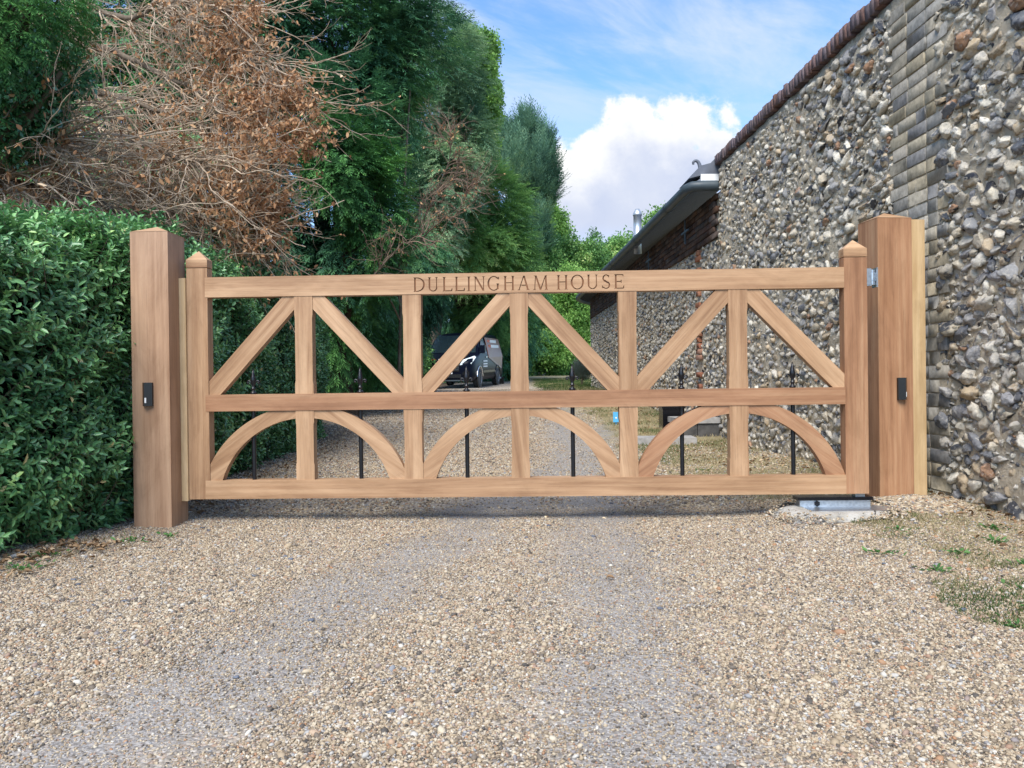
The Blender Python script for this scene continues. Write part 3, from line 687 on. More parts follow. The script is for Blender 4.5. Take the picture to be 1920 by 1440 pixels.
    bm_lathe(bm, [(.075, 0), (.075, Hf*.0+.25), (.075, Hf-.62), (.095, Hf-.61), (.095, Hf-.58), (.078, Hf-.575), (.095, Hf-.53), (.095, Hf-.49), (.078, Hf-.48), (.078, Hf-.13), (.088, Hf-.125), (.088, Hf-.10), (.07, Hf-.06), (.04, Hf), (.002, Hf)], 18, (fx, fy, fz0))
    ch(bmobj('flue_pipe', bm, FLUE, b, smooth=True))
WHITE, t = mat('white paint'); t.done((0.78, 0.78, 0.76), 0.5)
build_outbuilding()
# ------------------------------------------------------------------ gate posts
def cap_bm(x0, x1, y0, y1, z, h, over=0.0):
    bm = bmesh.new(); v = [bm.verts.new(p) for p in [(x0-over, y0-over, z), (x1+over, y0-over, z), (x1+over, y1+over, z), (x0-over, y1+over, z)]]
    a = bm.verts.new(((x0+x1)/2, (y0+y1)/2, z+h)); bm.faces.new(v[::-1])
    for i in range(4): bm.faces.new((v[i], v[(i+1) % 4], a))
    return bm
def photocell(name, loc, rz, label, flip):
    o = empty(name, loc, rz, label, 'gate sensor', 'black gate sensors on the two posts')
    poly = [(-.026, 0), (-.026, -.014), (-.010*flip, -.030), (.026, -.014), (.026, 0)]
    if flip < 0: poly = [(-.026, 0), (-.026, -.014), (.010, -.030), (.026, -.014), (.026, 0)]
    bm = bmesh.new(); a = [bm.verts.new((x, y, -.062)) for x, y in poly]; b = [bm.verts.new((x, y, .062)) for x, y in poly]
    bm.faces.new(a); bm.faces.new(b[::-1])
    for i in range(5): bm.faces.new((a[i], b[i], b[(i+1) % 5], a[(i+1) % 5]))
    bmobj('housing', bm, PLAST, o, bevel=.0035)
    box('maker_sticker', (-.0075 if flip > 0 else .010, .0005 if flip > 0 else .0165, -.0305 if flip > 0 else -.0262, -.026 if flip > 0 else -.020, -.045, -.018), WHITE, o, bevel=0)
    return o
GL = (-1.72847, 4.41778); GA = R_(-2.8066)
lp = empty('gate_post', (-1.926, 4.290, 0), R_(-3.2), 'thick square timber gate post with a low pyramid top at the hedge side', 'gate post')
box('shaft', (0, .2025, 0, .2, -.25, 1.600), WOODP, lp, bevel=.004, grain=math.pi/2)
bmobj('cap', cap_bm(0, .2025, 0, .2, 1.6005, .042, .0015), WOOD, lp, grain=0)
photocell('gate_sensor', (-1.926+.088, 4.2855, .79-.053), R_(-3.2), 'black plastic sensor box on the front of the hedge side gate post', 1)
rp = empty('gate_post', (2.160, 4.455, 0), R_(5.5), 'thick square timber gate post with pale side board standing against the flint wall', 'gate post')
box('shaft', (0, .205, 0, .2, -.25, 1.676), WOODR, rp, bevel=.004, grain=math.pi/2)
bmobj('cap', cap_bm(0, .205, 0, .2, 1.6765, .045, .0015), WOOD, rp, grain=0)
box('side_board', (.206, .292, .012, .19, -.2, 1.670), WOODL, rp, bevel=.012, grain=math.pi/2, seg=3)
photocell('gate_sensor', (2.160+.130, 4.463, .79-.078), R_(5.5), 'black plastic sensor box on the front of the gate post beside the flint wall', -1)
# ------------------------------------------------------------------ gate
gate = empty('timber_gate', (GL[0], GL[1], 0), GA, 'wide hardwood driveway gate with carved house name, diagonal braces and curved lower braces', 'gate')
T1, T2 = 0.0, 0.07
box('slam_board', (.0015, .0475, -.014, .03, .150, 1.367), WOODL, gate, bevel=.003, grain=math.pi/2)
for (x0, x1) in ((.048, .163), (3.605, 3.727)):
    st = box('stile', (x0, x1, T1, T2, .157, 1.421), WOOD if x0 < 1 else WOODR, gate, bevel=.003, grain=math.pi/2)
    bm = cap_bm(x0-.001, x1+.001, T1-.001, T2+.001, 1.468, .052); bm_box(bm, x0-.001, x1+.001, T1-.001, T2+.001, 1.4255, 1.4678)
    bmobj('stile_cap', bm, WOOD, st, grain=0)
    box('cap_neck', (x0+.006, x1-.006, T1+.006, T2-.006, 1.4212, 1.4258), WOOD, st, bevel=0, grain=0)
# lettering cut into the top rail
def carve_bm():
    bm = bmesh.new(); S = .0006895; X0 = 1.294; Z0 = 1.2735; HT = .0775; TH = .0090; TN = .0046; SE = .0032
    def quad(pts):
        bm_prism(bm, pts, -.03, .0065)
    def seg(xa, za, xb, zb, w):
        """stroke with the top and bottom cut level"""
        if abs(zb-za) < 1e-6: quad([(xa, za-w/2), (xb, za-w/2), (xb, za+w/2), (xa, za+w/2)]); return
        k = abs(zb-za)/math.hypot(xb-xa, zb-za); h = w/2/k
        quad([(xa-h, za), (xa+h, za), (xb+h, zb), (xb-h, zb)])
    def serif(x, z, w=.020): 
        d = SE if z < .5*HT+Z0 else -SE
        quad([(x-w/2, z), (x+w/2, z), (x+w*.3, z+d), (x-w*.3, z+d)] if d > 0 else [(x-w/2, z), (x-w*.3, z+d), (x+w*.3, z+d), (x+w/2, z)])
    def arc(cx, cz, rx, rz, a0, a1, tmin, tmax, n=22):
        A = np.linspace(R_(a0), R_(a1), n); P1, P2 = [], []
        for a in A:
            t = tmin+(tmax-tmin)*abs(math.cos(a))**1.3
            P1.append((cx+rx*math.cos(a), cz+rz*math.sin(a))); P2.append((cx+(rx-t)*math.cos(a), cz+(rz-min(t, tmin*1.15))*math.sin(a)))
        f = [[bm.verts.new((x, -.03, z)) for x, z in q] for q in (P1, P2)]; b = [[bm.verts.new((x, .0065, z)) for x, z in q] for q in (P1, P2)]
        full = abs(a1-a0) >= 359.9
        if full:
            for q in f+b: bm.verts.remove(q[-1]); q.pop()
        m = len(f[0]); rg = range(m if full else m-1)
        for i in rg:
            j = (i+1) % m
            bm.faces.new((f[0][i], f[0][j], f[1][j], f[1][i])); bm.faces.new((b[0][i], b[1][i], b[1][j], b[0][j]))
            bm.faces.new((f[0][i], b[0][i], b[0][j], f[0][j])); bm.faces.new((f[1][i], f[1][j], b[1][j], b[1][i]))
        if not full:
            for i in (0, m-1): bm.faces.new((f[0][i], f[1][i], b[1][i], b[0][i]))
    zt, zb, zm = Z0+HT, Z0, Z0+HT*.5
    def gx(v): return X0+(v-148)*S
    for ch, a, b in [('D', 148, 240), ('U', 262, 345), ('L', 378, 455), ('L', 475, 553), ('I', 575, 598), ('N', 622, 715), ('G', 730, 828), ('H', 858, 945), ('A', 975, 1062),
                     ('M', 1087, 1208), ('H', 1275, 1362), ('O', 1385, 1488), ('U', 1510, 1598), ('S', 1624, 1697), ('E', 1722, 1800)]:
        a, b = gx(a), gx(b); w = b-a; l = a+.010; r = b-.009
        if ch == 'I': seg((a+b)/2, zb, (a+b)/2, zt, TH); serif((a+b)/2, zb); serif((a+b)/2, zt)
        if ch in 'LDE':
            seg(l, zb, l, zt, TH); serif(l, zb); serif(l, zt)
            if ch != 'D': seg(l, zb+TN/2+.0002, b-.002, zb+TN/2+.0002, TN); quad([(b-.007, zb+.0004), (b, zb+.0004), (b+.001, zb+.017), (b-.002, zb+.017)])
            if ch == 'E':
                seg(l, zt-TN/2-.0002, b-.003, zt-TN/2-.0002, TN); quad([(b-.010, zt-.0004), (b-.003, zt-.015), (b-.003, zt-.015), (b-.003, zt-.0004)])
                seg(l, zm, b-.014, zm, TN); quad([(b-.017, zm-.009), (b-.013, zm-.009), (b-.013, zm+.009), (b-.017, zm+.009)])
            if ch == 'D': 
                cx = l+.010; arc(cx, zm, b-cx, HT/2-.0003, -90, 90, TN, TH*1.1); seg(l, zb+TN/2-.0001, cx+.002, zb+TN/2-.0001, TN*.94); seg(l, zt-TN/2+.0001, cx+.002, zt-TN/2+.0001, TN*.94)
        if ch == 'U':
            rr = (r-l)/2+TH/2; cz = zb+rr*.93; seg(l, cz-.001, l, zt, TH); seg(r, cz-.001, r, zt, TN); serif(l, zt); serif(r, zt, .017)
            arc((l+r)/2, cz, rr-.0003, rr*.93, 180, 360, TN, TH*.85)
        if ch == 'N': seg(l, zb, l, zt, TN); seg(r, zb, r, zt, TN); seg(r-.001, zb+.0003, l+.001, zt-.0003, TH); serif(l, zb, .017); serif(r, zt, .017); serif(l-.003, zt, .012)
        if ch == 'M':
            seg(l+.001, zb, l+.006, zt, TN); seg(r, zb, r-.004, zt, TH); m = (l+r)/2; seg(m, zb+.0003, l+.007, zt-.0003, TH); seg(m+.0005, zb+.0005, r-.005, zt-.0005, TN)
            serif(l, zb, .017); serif(r, zb); serif(l+.003, zt, .014); serif(r-.002, zt, .014)
        if ch == 'H':
            seg(l, zb, l, zt, TH); seg(r, zb, r, zt, TH); seg(l, zm+.002, r, zm+.002, TN)
            for x in (l, r): serif(x, zb); serif(x, zt)
        if ch == 'A':
            m = (a+b)/2; seg(a+.003, zb, m-.001, zt-.0003, TN); seg(b-.008, zb+.0002, m+.0005, zt, TH); seg(a+.017, zb+HT*.34, b-.018, zb+HT*.34, TN); serif(a+.003, zb, .017); serif(b-.008, zb+.0001)
        if ch == 'O': arc((a+b)/2, zm, w/2, HT/2+.001, 0, 360, TN, TH*1.1, 36)
        if ch == 'G':
            arc((a+b)/2+.002, zm, w/2, HT/2+.001, 42, 318, TN, TH*1.1, 34); seg(r-.001, zb+.007, r-.001, zm-.004, TH); serif(r-.001, zm-.004, .019)
            quad([(b-.008, zt-.018), (b-.003, zt-.018), (b-.004, zt-.003), (b-.010, zt-.007)])
        if ch == 'S':
            rr = HT/4+.0012; cx = (a+b)/2; rx = w/2-.006
            arc(cx, zt-rr, rx, rr, 35, 262, TN, TH*.85); arc(cx, zb+rr, rx+.003, rr, -145, 82, TN, TH*.95)
            seg(cx+rx*.62, zm-.009, cx-rx*.62, zm+.010, TH*.9)
            quad([(cx+rx-.006, zt-.017), (cx+rx-.003, zt-.017), (cx+rx-.002, zt-.002), (cx+rx-.007, zt-.006)])
            quad([(cx-rx-.002, zb+.002), (cx-rx+.004, zb+.007), (cx-rx+.001, zb+.018), (cx-rx-.002, zb+.018)])
    bmesh.ops.recalc_face_normals(bm, faces=bm.faces)
    me = bpy.data.meshes.new('cutter'); bm.to_mesh(me); bm.free(); me.materials.append(CARVE); return me
def chamfer_poly(x0, x1, z0, z1, lows=(), ups=(), d=.011, run=.02):
    """rail outline with shallow stopped chamfers nibbled from its lower / upper edge"""
    lo = [(x0, z0)]
    for a, b in lows: lo += [(a, z0), (a+run, z0+d), (b-run, z0+d), (b, z0)]
    lo.append((x1, z0)); up = [(x1, z1)]
    for a, b in sorted(ups, reverse=True): up += [(b, z1), (b-run, z1-d), (a+run, z1-d), (a, z1)]
    up.append((x0, z1)); return lo+up
PAN = [(.163, .640), (.740, 1.232), (1.334, 1.815), (1.915, 2.400), (2.500, 2.990), (3.092, 3.605)]
tr = prism('top_rail', [(.150, 1.2605), (3.606, 1.2605), (3.606, 1.3705), (.150, 1.3705)], -.002, .072, WOOD, gate, bevel=.003, grain=0)
cut = bpy.data.objects.new('cutter', carve_bm()); COL.objects.link(cut); cut.parent = gate
md = tr.modifiers.new('carve', 'BOOLEAN'); md.operation = 'DIFFERENCE'; md.object = cut; md.solver = 'EXACT'; md.use_self = True
try: md.material_mode = 'TRANSFER'
except Exception: pass
bpy.context.view_layer.update()
dg = bpy.context.evaluated_depsgraph_get(); nm = bpy.data.meshes.new_from_object(tr.evaluated_get(dg))
print('CARVE verts', len(nm.vertices), 'mats', [m_.name for m_ in nm.materials if m_])
tr.modifiers.clear()
if len(nm.vertices) > 200:
    tr.data = nm
    if 'grain' in nm.attributes: nm.attributes.remove(nm.attributes['grain'])
    set_grain(nm, 0)
bpy.data.objects.remove(cut)
prism('middle_rail', [(.146, .637), (3.606, .637), (3.606, .728), (.146, .728)], -.003, .073, WOODR, gate, grain=0)
prism('bottom_rail', [(.140, .157), (3.606, .157), (3.606, .2585), (.140, .2585)], -.0025, .0725, WOOD, gate, grain=0)
MU = [(.640, .740), (1.232, 1.334), (1.815, 1.915), (2.400, 2.500), (2.990, 3.092)]
for k, (a, b) in enumerate(MU):
    wd = [WOOD, WOOD, WOOD, WOOD, WOOD][k]
    prism('upright', [(a, .7275), (b, .7275), (b, .78), (b-.003, .80), (b-.003, 1.14), (b, 1.16), (b, 1.261), (a, 1.261), (a, 1.16), (a+.003, 1.14), (a+.003, .80), (a, .78)], .001, .069, wd, gate, grain=math.pi/2)
    prism('upright', [(a, .258), (b, .258), (b, .34), (b-.003, .355), (b-.003, .56), (b, .575), (b, .6375), (a, .6375), (a, .575), (a+.003, .56), (a+.003, .355), (a, .34)], .001, .069, wd, gate, grain=math.pi/2+(.12 if k in (2, 3) else 0))
zb_, zt_ = .728, 1.2605
for k, (a, b) in enumerate(PAN):
    e = .004
    poly = [(a-e, zb_-e), (a+.058, zb_-e), (b+e, zt_-.066), (b+e, zt_+e), (b-.060, zt_+e), (a-e, zb_+.068)]
    if k % 2: poly = [(a+b-x, z) for x, z in poly][::-1]
    prism('diagonal_brace', poly, .006, .064, WOOD if k != 5 else WOODL if False else WOOD, gate, bevel=.005, grain=math.atan2(.53, .48)*(1 if k % 2 == 0 else -1))
def arch(cx, side, xs, m, edge):
    """half arch, foot against the outer upright, crown against the middle one"""
    ri, zi, ro, zo = .483, .1125, .591, .077; zl, zh = .2575, .6385
    pin = []; pout = []; xin = abs(xs-cx); wmax = edge-.001
    for a in np.linspace(math.asin((zl-zi)/ri), math.acos(xin/ri), 24): pin.append((ri*math.cos(a), zi+ri*math.sin(a)))
    for a in np.linspace(math.asin((zh-zo)/ro), max(math.acos(min(1, wmax/ro)), math.asin((zl-zo)/ro)), 24): pout.append((ro*math.cos(a), zo+ro*math.sin(a)))
    if pout[-1][1] > zl+.003: pout.append((wmax, zl))
    poly = pin+[(xin, zh)]+pout
    poly = [(cx+side*x, z) for x, z in poly]
    if side < 0: poly = poly[::-1]
    prism('curved_brace', poly, .006, .064, m, gate, bevel=.004, grain=-side*.62)
for ci, (cx, l, r, m) in enumerate([(.690, .163, 1.232, WOOD), (1.865, 1.334, 2.400, WOOD), (3.041, 2.500, 3.605, WOODR)]):
    arch(cx, -1, cx-.050, m, cx-l+.004); arch(cx, 1, cx+.050, m, r-cx+.004)
def rod_bm():
    bm = bmesh.new(); bm_lathe(bm, [(.0115, .2583), (.0115, .6365)], 14, (0, .035, 0)); return bm
def finial_bm():
    bm = bmesh.new()
    bm_lathe(bm, [(.016, .7282), (.019, .733), (.016, .740), (.0085, .744), (.0085, .752), (.0125, .756), (.0125, .761), (.0075, .765), (.0095, .778), (.0125, .790), (.0150, .800), (.0165, .808), (.0120, .825), (.0080, .845), (.0020, .868)], 8, (0, .035, 0))
    for s in (-1, 1):
        pts = catmull([(s*.008, .035, .782), (s*.016, .035, .798), (s*.028, .035, .801), (s*.033, .035, .793), (s*.027, .035, .787)], 14)
        V, F = tubes(np.array([pts]), np.linspace(.0048, .0042, 14)[None], 7)
        vs = [bm.verts.new(v) for v in V]
        for f in F: bm.faces.new([vs[i] for i in f])
        c = bmesh.ops.create_uvsphere(bm, u_segments=8, v_segments=6, radius=.0062, matrix=Matrix.Translation((s*.0275, .035, .789)))
    return bm
rm = fm = None
for x in (.397, .989, 1.573, 2.150, 2.741, 3.338):
    if rm is None:
        ro = bmobj('iron_bar', rod_bm(), BLACK, gate, smooth=False); fo = bmobj('spear_finial', finial_bm(), BLACK, ro, smooth=True); rm, fm = ro.data, fo.data
    else:
        ro = bpy.data.objects.new('iron_bar', rm); COL.objects.link(ro); ro.parent = gate; fo = bpy.data.objects.new('spear_finial', fm); COL.objects.link(fo); fo.parent = ro
    ro.location = (x, 0, 0)
# hinge between the hanging stile and its post
hg = box('hinge', (3.7275, 3.752, .004, .066, 1.268, 1.362), GALV, gate, bevel=.004)
bm = bmesh.new(); bm_lathe(bm, [(.013, 1.275), (.013, 1.300), (.017, 1.301), (.017, 1.335), (.013, 1.336), (.013, 1.356)], 14, (3.768, .03, 0)); bmobj('hinge_pin', bm, GALV, hg, smooth=False)
box('hinge_plate', (3.782, 3.79, .01, .07, 1.262, 1.366), GALV, hg, bevel=.003)
box('hinge_strap', (3.752, 3.783, .024, .040, 1.296, 1.338), GALV, hg, bevel=.002)
# ------------------------------------------------------------------ underground operator: pad, plate and arm
def pad():
    o = empty('concrete_pad', (1.79, 4.20, .035), R_(-2), 'rounded pale concrete pad with a flush steel plate under the hinge end of the gate', 'concrete pad')
    n, k = 40, 9; V = []
    for j in range(k):
        t = j/(k-1)
        for i in range(n):
            a = 2*math.pi*i/n; r = 1-t*.42; ex = .5
            c, s = math.cos(a), math.sin(a); c = math.copysign(abs(c)**.6, c); s = math.copysign(abs(s)**.6, s)
            h = .082*math.sin(t*math.pi/2)**.8
            V.append((c*.34*r*(1+.04*math.sin(3*a)), s*.235*r*(1+.05*math.cos(2*a+1)), h-.03))
    V.append((0, 0, .046)); V = np.array(V); i = np.arange(n); F = []
    for j in range(k-1): F.append(np.stack([j*n+i, j*n+(i+1) % n, (j+1)*n+(i+1) % n, (j+1)*n+i], 1))
    top = np.stack([(k-1)*n+i, (k-1)*n+(i+1) % n, np.full(n, k*n)], 1)
    npmesh('pad', V, [np.concatenate(F), top], CONC, o, smooth=True)
    box('cover_plate', (-.15, .30, -.09, .2, .047, .053), GALV, o, bevel=.001)
    return o
pad()
op = empty('gate_operator_arm', (1.83, 4.28, .022), R_(-2.8), 'galvanised steel drive arm with black top strip under the gate foot', 'gate operator')
bm = bmesh.new(); bm_box(bm, -.20, .175, -.03, .03, .066, .1); bmobj('channel', bm, GALV, op, bevel=.004)
box('top_strip', (-.215, .185, -.04, .045, .1006, .118), PLAST, op, bevel=.003)
bm = bmesh.new(); bmesh.ops.create_cone(bm, cap_ends=True, segments=6, radius1=.016, radius2=.016, depth=.008, matrix=Matrix.Translation((-.11, -.034, .083)) @ Matrix.Rotation(math.pi/2, 4, 'X')); bmobj('bolt', bm, PLAST, op)
for x_ in (.13, -.13):
    bm = bmesh.new(); bm_lathe(bm, [(.022, .0535), (.022, .066)], 16, (x_, -.0, 0)); bmobj('pivot', bm, GALV, op)
bm = bmesh.new(); bm_box(bm, .10, .15, -.02, .03, .118, .134); bmobj('bracket', bm, GALV, op)
# ------------------------------------------------------------------ hedge
HC = catmull([(-4.0, 1.5), (-3.0, 2.3), (-2.40, 3.05), (-2.13, 3.72), (-1.985, 4.25), (-2.06, 5.0), (-2.13, 7.0), (-2.16, 9.2), (-2.25, 10.4), (-2.7, 11.0), (-3.6, 11.2)], 160)
def hedge():
    seg = np.linalg.norm(np.diff(HC, axis=0), axis=1); cum = np.concatenate([[0], np.cumsum(seg)]); Ltot = cum[-1]
    T = unit(np.gradient(HC, axis=0)); Nn = np.stack([T[:, 1], -T[:, 0]], 1)
    def at(s): return np.stack([np.interp(s, cum, HC[:, 0]), np.interp(s, cum, HC[:, 1])], 1), unit(np.stack([np.interp(s, cum, Nn[:, 0]), np.interp(s, cum, Nn[:, 1])], 1))
    def surf(s, t, inset):
        """t = arc length up the face then over the top"""
        p, n = at(s); H = np.interp(p[:, 1], [2.5, 3.2, 4, 5.5, 8.3, 11], [1.50, 1.55, 1.60, 1.80, 1.92, 1.98]); r = .28; g = gz(p[:, 0], p[:, 1])
        zf = H-r; a = np.clip((t-zf)/r, 0, math.pi/2); top = np.clip(t-zf-r*math.pi/2, 0, None)
        z = np.where(t < zf, t, zf+r*np.sin(a)); off = -r*(1-np.cos(a))-top
        nz = np.sin(a); nh = np.cos(a)
        N3 = np.stack([n[:, 0]*nh, n[:, 1]*nh, nz], 1); base = np.stack([p[:, 0]+n[:, 0]*off, p[:, 1]+n[:, 1]*off, np.maximum(z, g+.02)], 1)
        lump = (fbm(base*2.1, 31, 3)-.5)*.34+(fbm(base*6.5, 33, 2)-.5)*.12
        low = np.clip((.35-(z-g))/.35, 0, 1)*.08
        return base+N3*(lump-inset-low)[:, None], N3
    o = empty('clipped_hedge', (-2.6, 6, 0), 0, 'dense glossy evergreen hedge running back from the left gate post', 'hedge')
    def ch(x): x.location = (2.6, -6, 0); return x
    # shoots
    def shoots(n, s0, s1, tmax):
        s = rng.uniform(s0, s1, n); t = rng.uniform(0.02, tmax, n); ins = np.abs(rng.normal(0, .07, n)); ins[rng.random(n) < .05] = -rng.uniform(.02, .10)
        p, N3 = surf(s, t, ins); hole = fbm(p*4.2, 77, 2) < .30; k = ~hole | (rng.random(n) < .25)
        return p[k], N3[k], ins[k]
    y2s = lambda y: float(np.interp(y, HC[20:, 1], cum[20:]))
    VV, FF, TT = [], [], []; off = 0; AV = []
    for (n, sa, sb, ln, wd, K) in [(12500, 0.5, y2s(5.6), .056, .019, 9), (13500, y2s(5.6), Ltot-.2, .058, .022, 7)]:
        p, N3, ins = shoots(n, sa, sb, 2.75); m = len(p)
        ax = unit(N3*.75+np.array([0, 0, .55])+rnd_dir(m)*.55)
        S = unit(np.cross(ax, rnd_dir(m))); B = np.cross(ax, S); Ls = rng.uniform(.07, .15, m)
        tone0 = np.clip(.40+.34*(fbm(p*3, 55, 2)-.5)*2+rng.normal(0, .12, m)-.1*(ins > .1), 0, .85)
        for k in range(K):
            tk = (k+1)/K; a = k*2.4+rng.uniform(0, 1, m); rad = (S*np.cos(a)[:, None]+B*np.sin(a)[:, None])
            c = p+ax*(Ls*(tk-.6))[:, None]; d = unit(ax*(.25+.75*tk**2)+rad*1.0+np.array([0, 0, -.10])+rnd_dir(m)*.22)
            V, F = leaves(c, d, unit(ax+rnd_dir(m)*.2), ln*rng.uniform(.65, 1.25, m)*(1-.25*tk), wd*rng.uniform(.75, 1.2, m), .22)
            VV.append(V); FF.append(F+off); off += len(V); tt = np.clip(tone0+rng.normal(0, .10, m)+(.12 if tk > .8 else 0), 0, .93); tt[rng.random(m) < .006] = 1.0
            TT.append(np.repeat(tt, 6))
        AV.append((p, ax, Ls))
    ch(npmesh('foliage', np.concatenate(VV), np.concatenate(FF), HEDGEM, o, {'tone': np.concatenate(TT)}))
    p = np.concatenate([a[0] for a in AV]); ax = np.concatenate([a[1] for a in AV]); Ls = np.concatenate([a[2] for a in AV])
    pth = np.stack([p-ax*Ls[:, None]*1.4, p-ax*Ls[:, None]*.4, p+ax*(Ls*.4)[:, None]], 1); k = rng.random(len(p)) < .5
    V, F = tubes(pth[k], np.tile([.0028, .002, .001], (k.sum(), 1)), 3); ch(npmesh('twigs', V, F, BARKM, o))
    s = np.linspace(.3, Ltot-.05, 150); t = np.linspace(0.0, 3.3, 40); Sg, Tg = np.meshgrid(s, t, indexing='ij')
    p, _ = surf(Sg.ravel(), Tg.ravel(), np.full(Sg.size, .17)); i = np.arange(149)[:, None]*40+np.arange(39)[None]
    ch(npmesh('shade_core', p, np.stack([i, i+40, i+41, i+1], -1).reshape(-1, 4), CORE, o))  # dark sheet behind the leaves, painted as the hedge's inner shade
    # small stems at the foot
    s = rng.uniform(.5, Ltot-.5, 90); q, n = at(s); g = gz(q[:, 0], q[:, 1]); q = q-n*rng.uniform(.12, .35, 90)[:, None]
    pth = np.stack([np.c_[q, g-.05], np.c_[q+rng.normal(0, .04, (90, 2)), g+.25], np.c_[q+rng.normal(0, .1, (90, 2)), g+.6]], 1)
    V, F = tubes(pth, np.tile([.013, .010, .007], (90, 1)), 6); tag(ch(npmesh('stems', V, F, BARKM, o)), kind='stuff')
hedge()
# ------------------------------------------------------------------ trees
def limb_tubes(paths, r0, r1, sides=7):
    K = 14; Pp = np.array([catmull(p, K) for p in paths]); Pp[:, 1:-1] += rng.normal(0, .03, Pp[:, 1:-1].shape)
    R = np.array([np.linspace(a, b, K) for a, b in zip(r0, r1)]); return tubes(Pp, R, sides)
def tree(name, label, m, ells, n, s, base, trunk_r, bark, cat='tree', droop=.5, kind='spray', K=14, group=None, fill=.3, gap=.36, freq=1.0, aspect=.22, drop_tips=None):
    """ells: (px, py, D, rx_px, ry_px, depth radius m, weight): crown masses placed where they stand"""
    C, Rd, Wt = [], [], []
    for e in ells:
        c = P(e[0], e[1], e[2]); C.append(c); Rd.append((e[3]*e[2]/FPX, e[5], e[4]*e[2]/FPX)); Wt.append(e[6] if len(e) > 6 else Rd[-1][0]*Rd[-1][2])
    C = np.array(C); Rd = np.array(Rd); Wt = np.array(Wt)/sum(Wt)
    gx0, gy0 = base; gz0 = float(gz(gx0, gy0)); org = np.array([gx0, gy0, gz0])
    o = empty(name, org, 0, label, cat, group)
    which = rng.choice(len(C), n, p=Wt); u = rnd_dir(n); rr = np.where(rng.random(n) < fill, rng.random(n)**.5, 1-np.abs(rng.normal(0, .10, n)))
    w = u*Rd[which]; pn = (C[which]+w)*freq
    bulge = 1+.68*(fbm(pn*.9, 12, 3)-.5)*2+.22*(fbm(pn*2.6, 14, 2)-.5)*2
    p = C[which]+w*(rr*bulge)[:, None]; den = fbm(p*freq*1.6, 61, 3)
    k = (den > gap) & (p[:, 2] > gz(p[:, 0], p[:, 1])+.05)
    p, u, rr = p[k], u[k], rr[k]; nn = len(p)
    tone0 = np.clip(.28+1.25*(fbm(p*freq*1.1, 91, 3)-.38)+rng.normal(0, .10, nn), 0, 1)
    VV, FF, TT = [], [], []; off = 0
    if kind == 'spray':
        ax = unit(u*np.array([1, 1, .55])+np.array([0, 0, -droop])+rnd_dir(nn)*.45); S = unit(np.cross(ax, np.array([0, 0, 1.0])+rnd_dir(nn)*.35)); Nn = np.cross(S, ax)
        L = s*rng.uniform(2.2, 4.6, nn)
        for j in range(K):
            t = (j+.5)/K; sd = 1 if j % 2 else -1
            c = p+ax*(L*t)[:, None]-np.array([0, 0, 1.0])*(L*.28*t*t*droop)[:, None]
            d = unit(ax*.75+S*sd*(.95-.5*t)+rnd_dir(nn)*.25-np.array([0, 0, .3*droop])); ll = s*rng.uniform(.8, 1.35, nn)*(1.15-.45*t)
            V, F = leaves(c, d, Nn+rnd_dir(nn)*.35, ll, ll*aspect*rng.uniform(.8, 1.3, nn), simple=True); VV.append(V); FF.append(F+off); off += len(V)
            TT.append(np.repeat(np.clip(tone0+.14*t+rng.normal(0, .09, nn), 0, 1), 4))
    else:
        for j in range(K):
            c = p+rnd_dir(nn)*(s*rng.uniform(.3, 2.6, nn))[:, None]; d = unit(rnd_dir(nn)+np.array([0, 0, -.35])); ll = s*rng.uniform(.7, 1.3, nn)
            V, F = leaves(c, d, rnd_dir(nn)*.9+np.array([0, 0, .9]), ll, ll*.55, simple=True); VV.append(V); FF.append(F+off); off += len(V)
            TT.append(np.repeat(np.clip(tone0+rng.normal(0, .13, nn), 0, 1), 4))
    cr = npmesh('crown', np.concatenate(VV)-org, np.concatenate(FF), m, o, {'tone': np.concatenate(TT)})
    # trunk and limbs reaching into every crown mass
    paths, ra, rb = [], [], []
    top = C[np.argmax(C[:, 2])]; h = top[2]-gz0
    tp = [org-[0, 0, .3], org+[rng.normal(0, .05*h), rng.normal(0, .05), h*.3], org*.45+top*.55-[0, 0, h*.05], top]
    paths.append(tp); ra.append(trunk_r); rb.append(trunk_r*.2); tc = catmull(tp, 20)
    for _ in range(int(10+6*len(C))):
        i = rng.integers(len(C)); q = C[i]+rnd_dir(1)[0]*Rd[i]*rng.uniform(.45, .88); st = tc[rng.integers(4, 17)]
        mid = (st+q)/2+np.array([0, 0, rng.uniform(-.1, .25)*np.linalg.norm(q-st)*.6]); paths.append([st, mid, q]); ra.append(trunk_r*rng.uniform(.16, .34)); rb.append(trunk_r*.05)
    V, F = limb_tubes([list(map(np.array, q)) for q in paths], ra, rb); npmesh('trunk', V-org, F, bark, o, smooth=True)
    return o
def xy(px, D): q = P(px, 715, D); return (q[0], q[1])
tree('yew_tree', 'tall dark yew rising to the top of the picture behind the brown dead tree', YEWD, [(690, 40, 14, 130, 190, 1.8), (600, 60, 13.5, 130, 160, 1.8), (735, 150, 14.5, 55, 150, 1.1), (660, 260, 13, 90, 150, 1.4), (640, 420, 12.6, 100, 140, 1.3), (775, 15, 14.5, 60, 50, 1.0)],
     17000, .085, xy(640, 14), .28, BARKD, droop=.15, gap=.41, fill=.45)
tree('yew_tree', 'dark green yew with hanging sprays, lower and nearer, beside the dead twigs', YEWM, [(640, 330, 11.8, 75, 130, .8), (690, 390, 12.2, 60, 140, .8), (620, 560, 13, 70, 160, 1.0), (690, 610, 14.5, 70, 110, 1.0)],
     9500, .07, xy(660, 13), .16, BARKD, droop=.35, gap=.36, fill=.4)
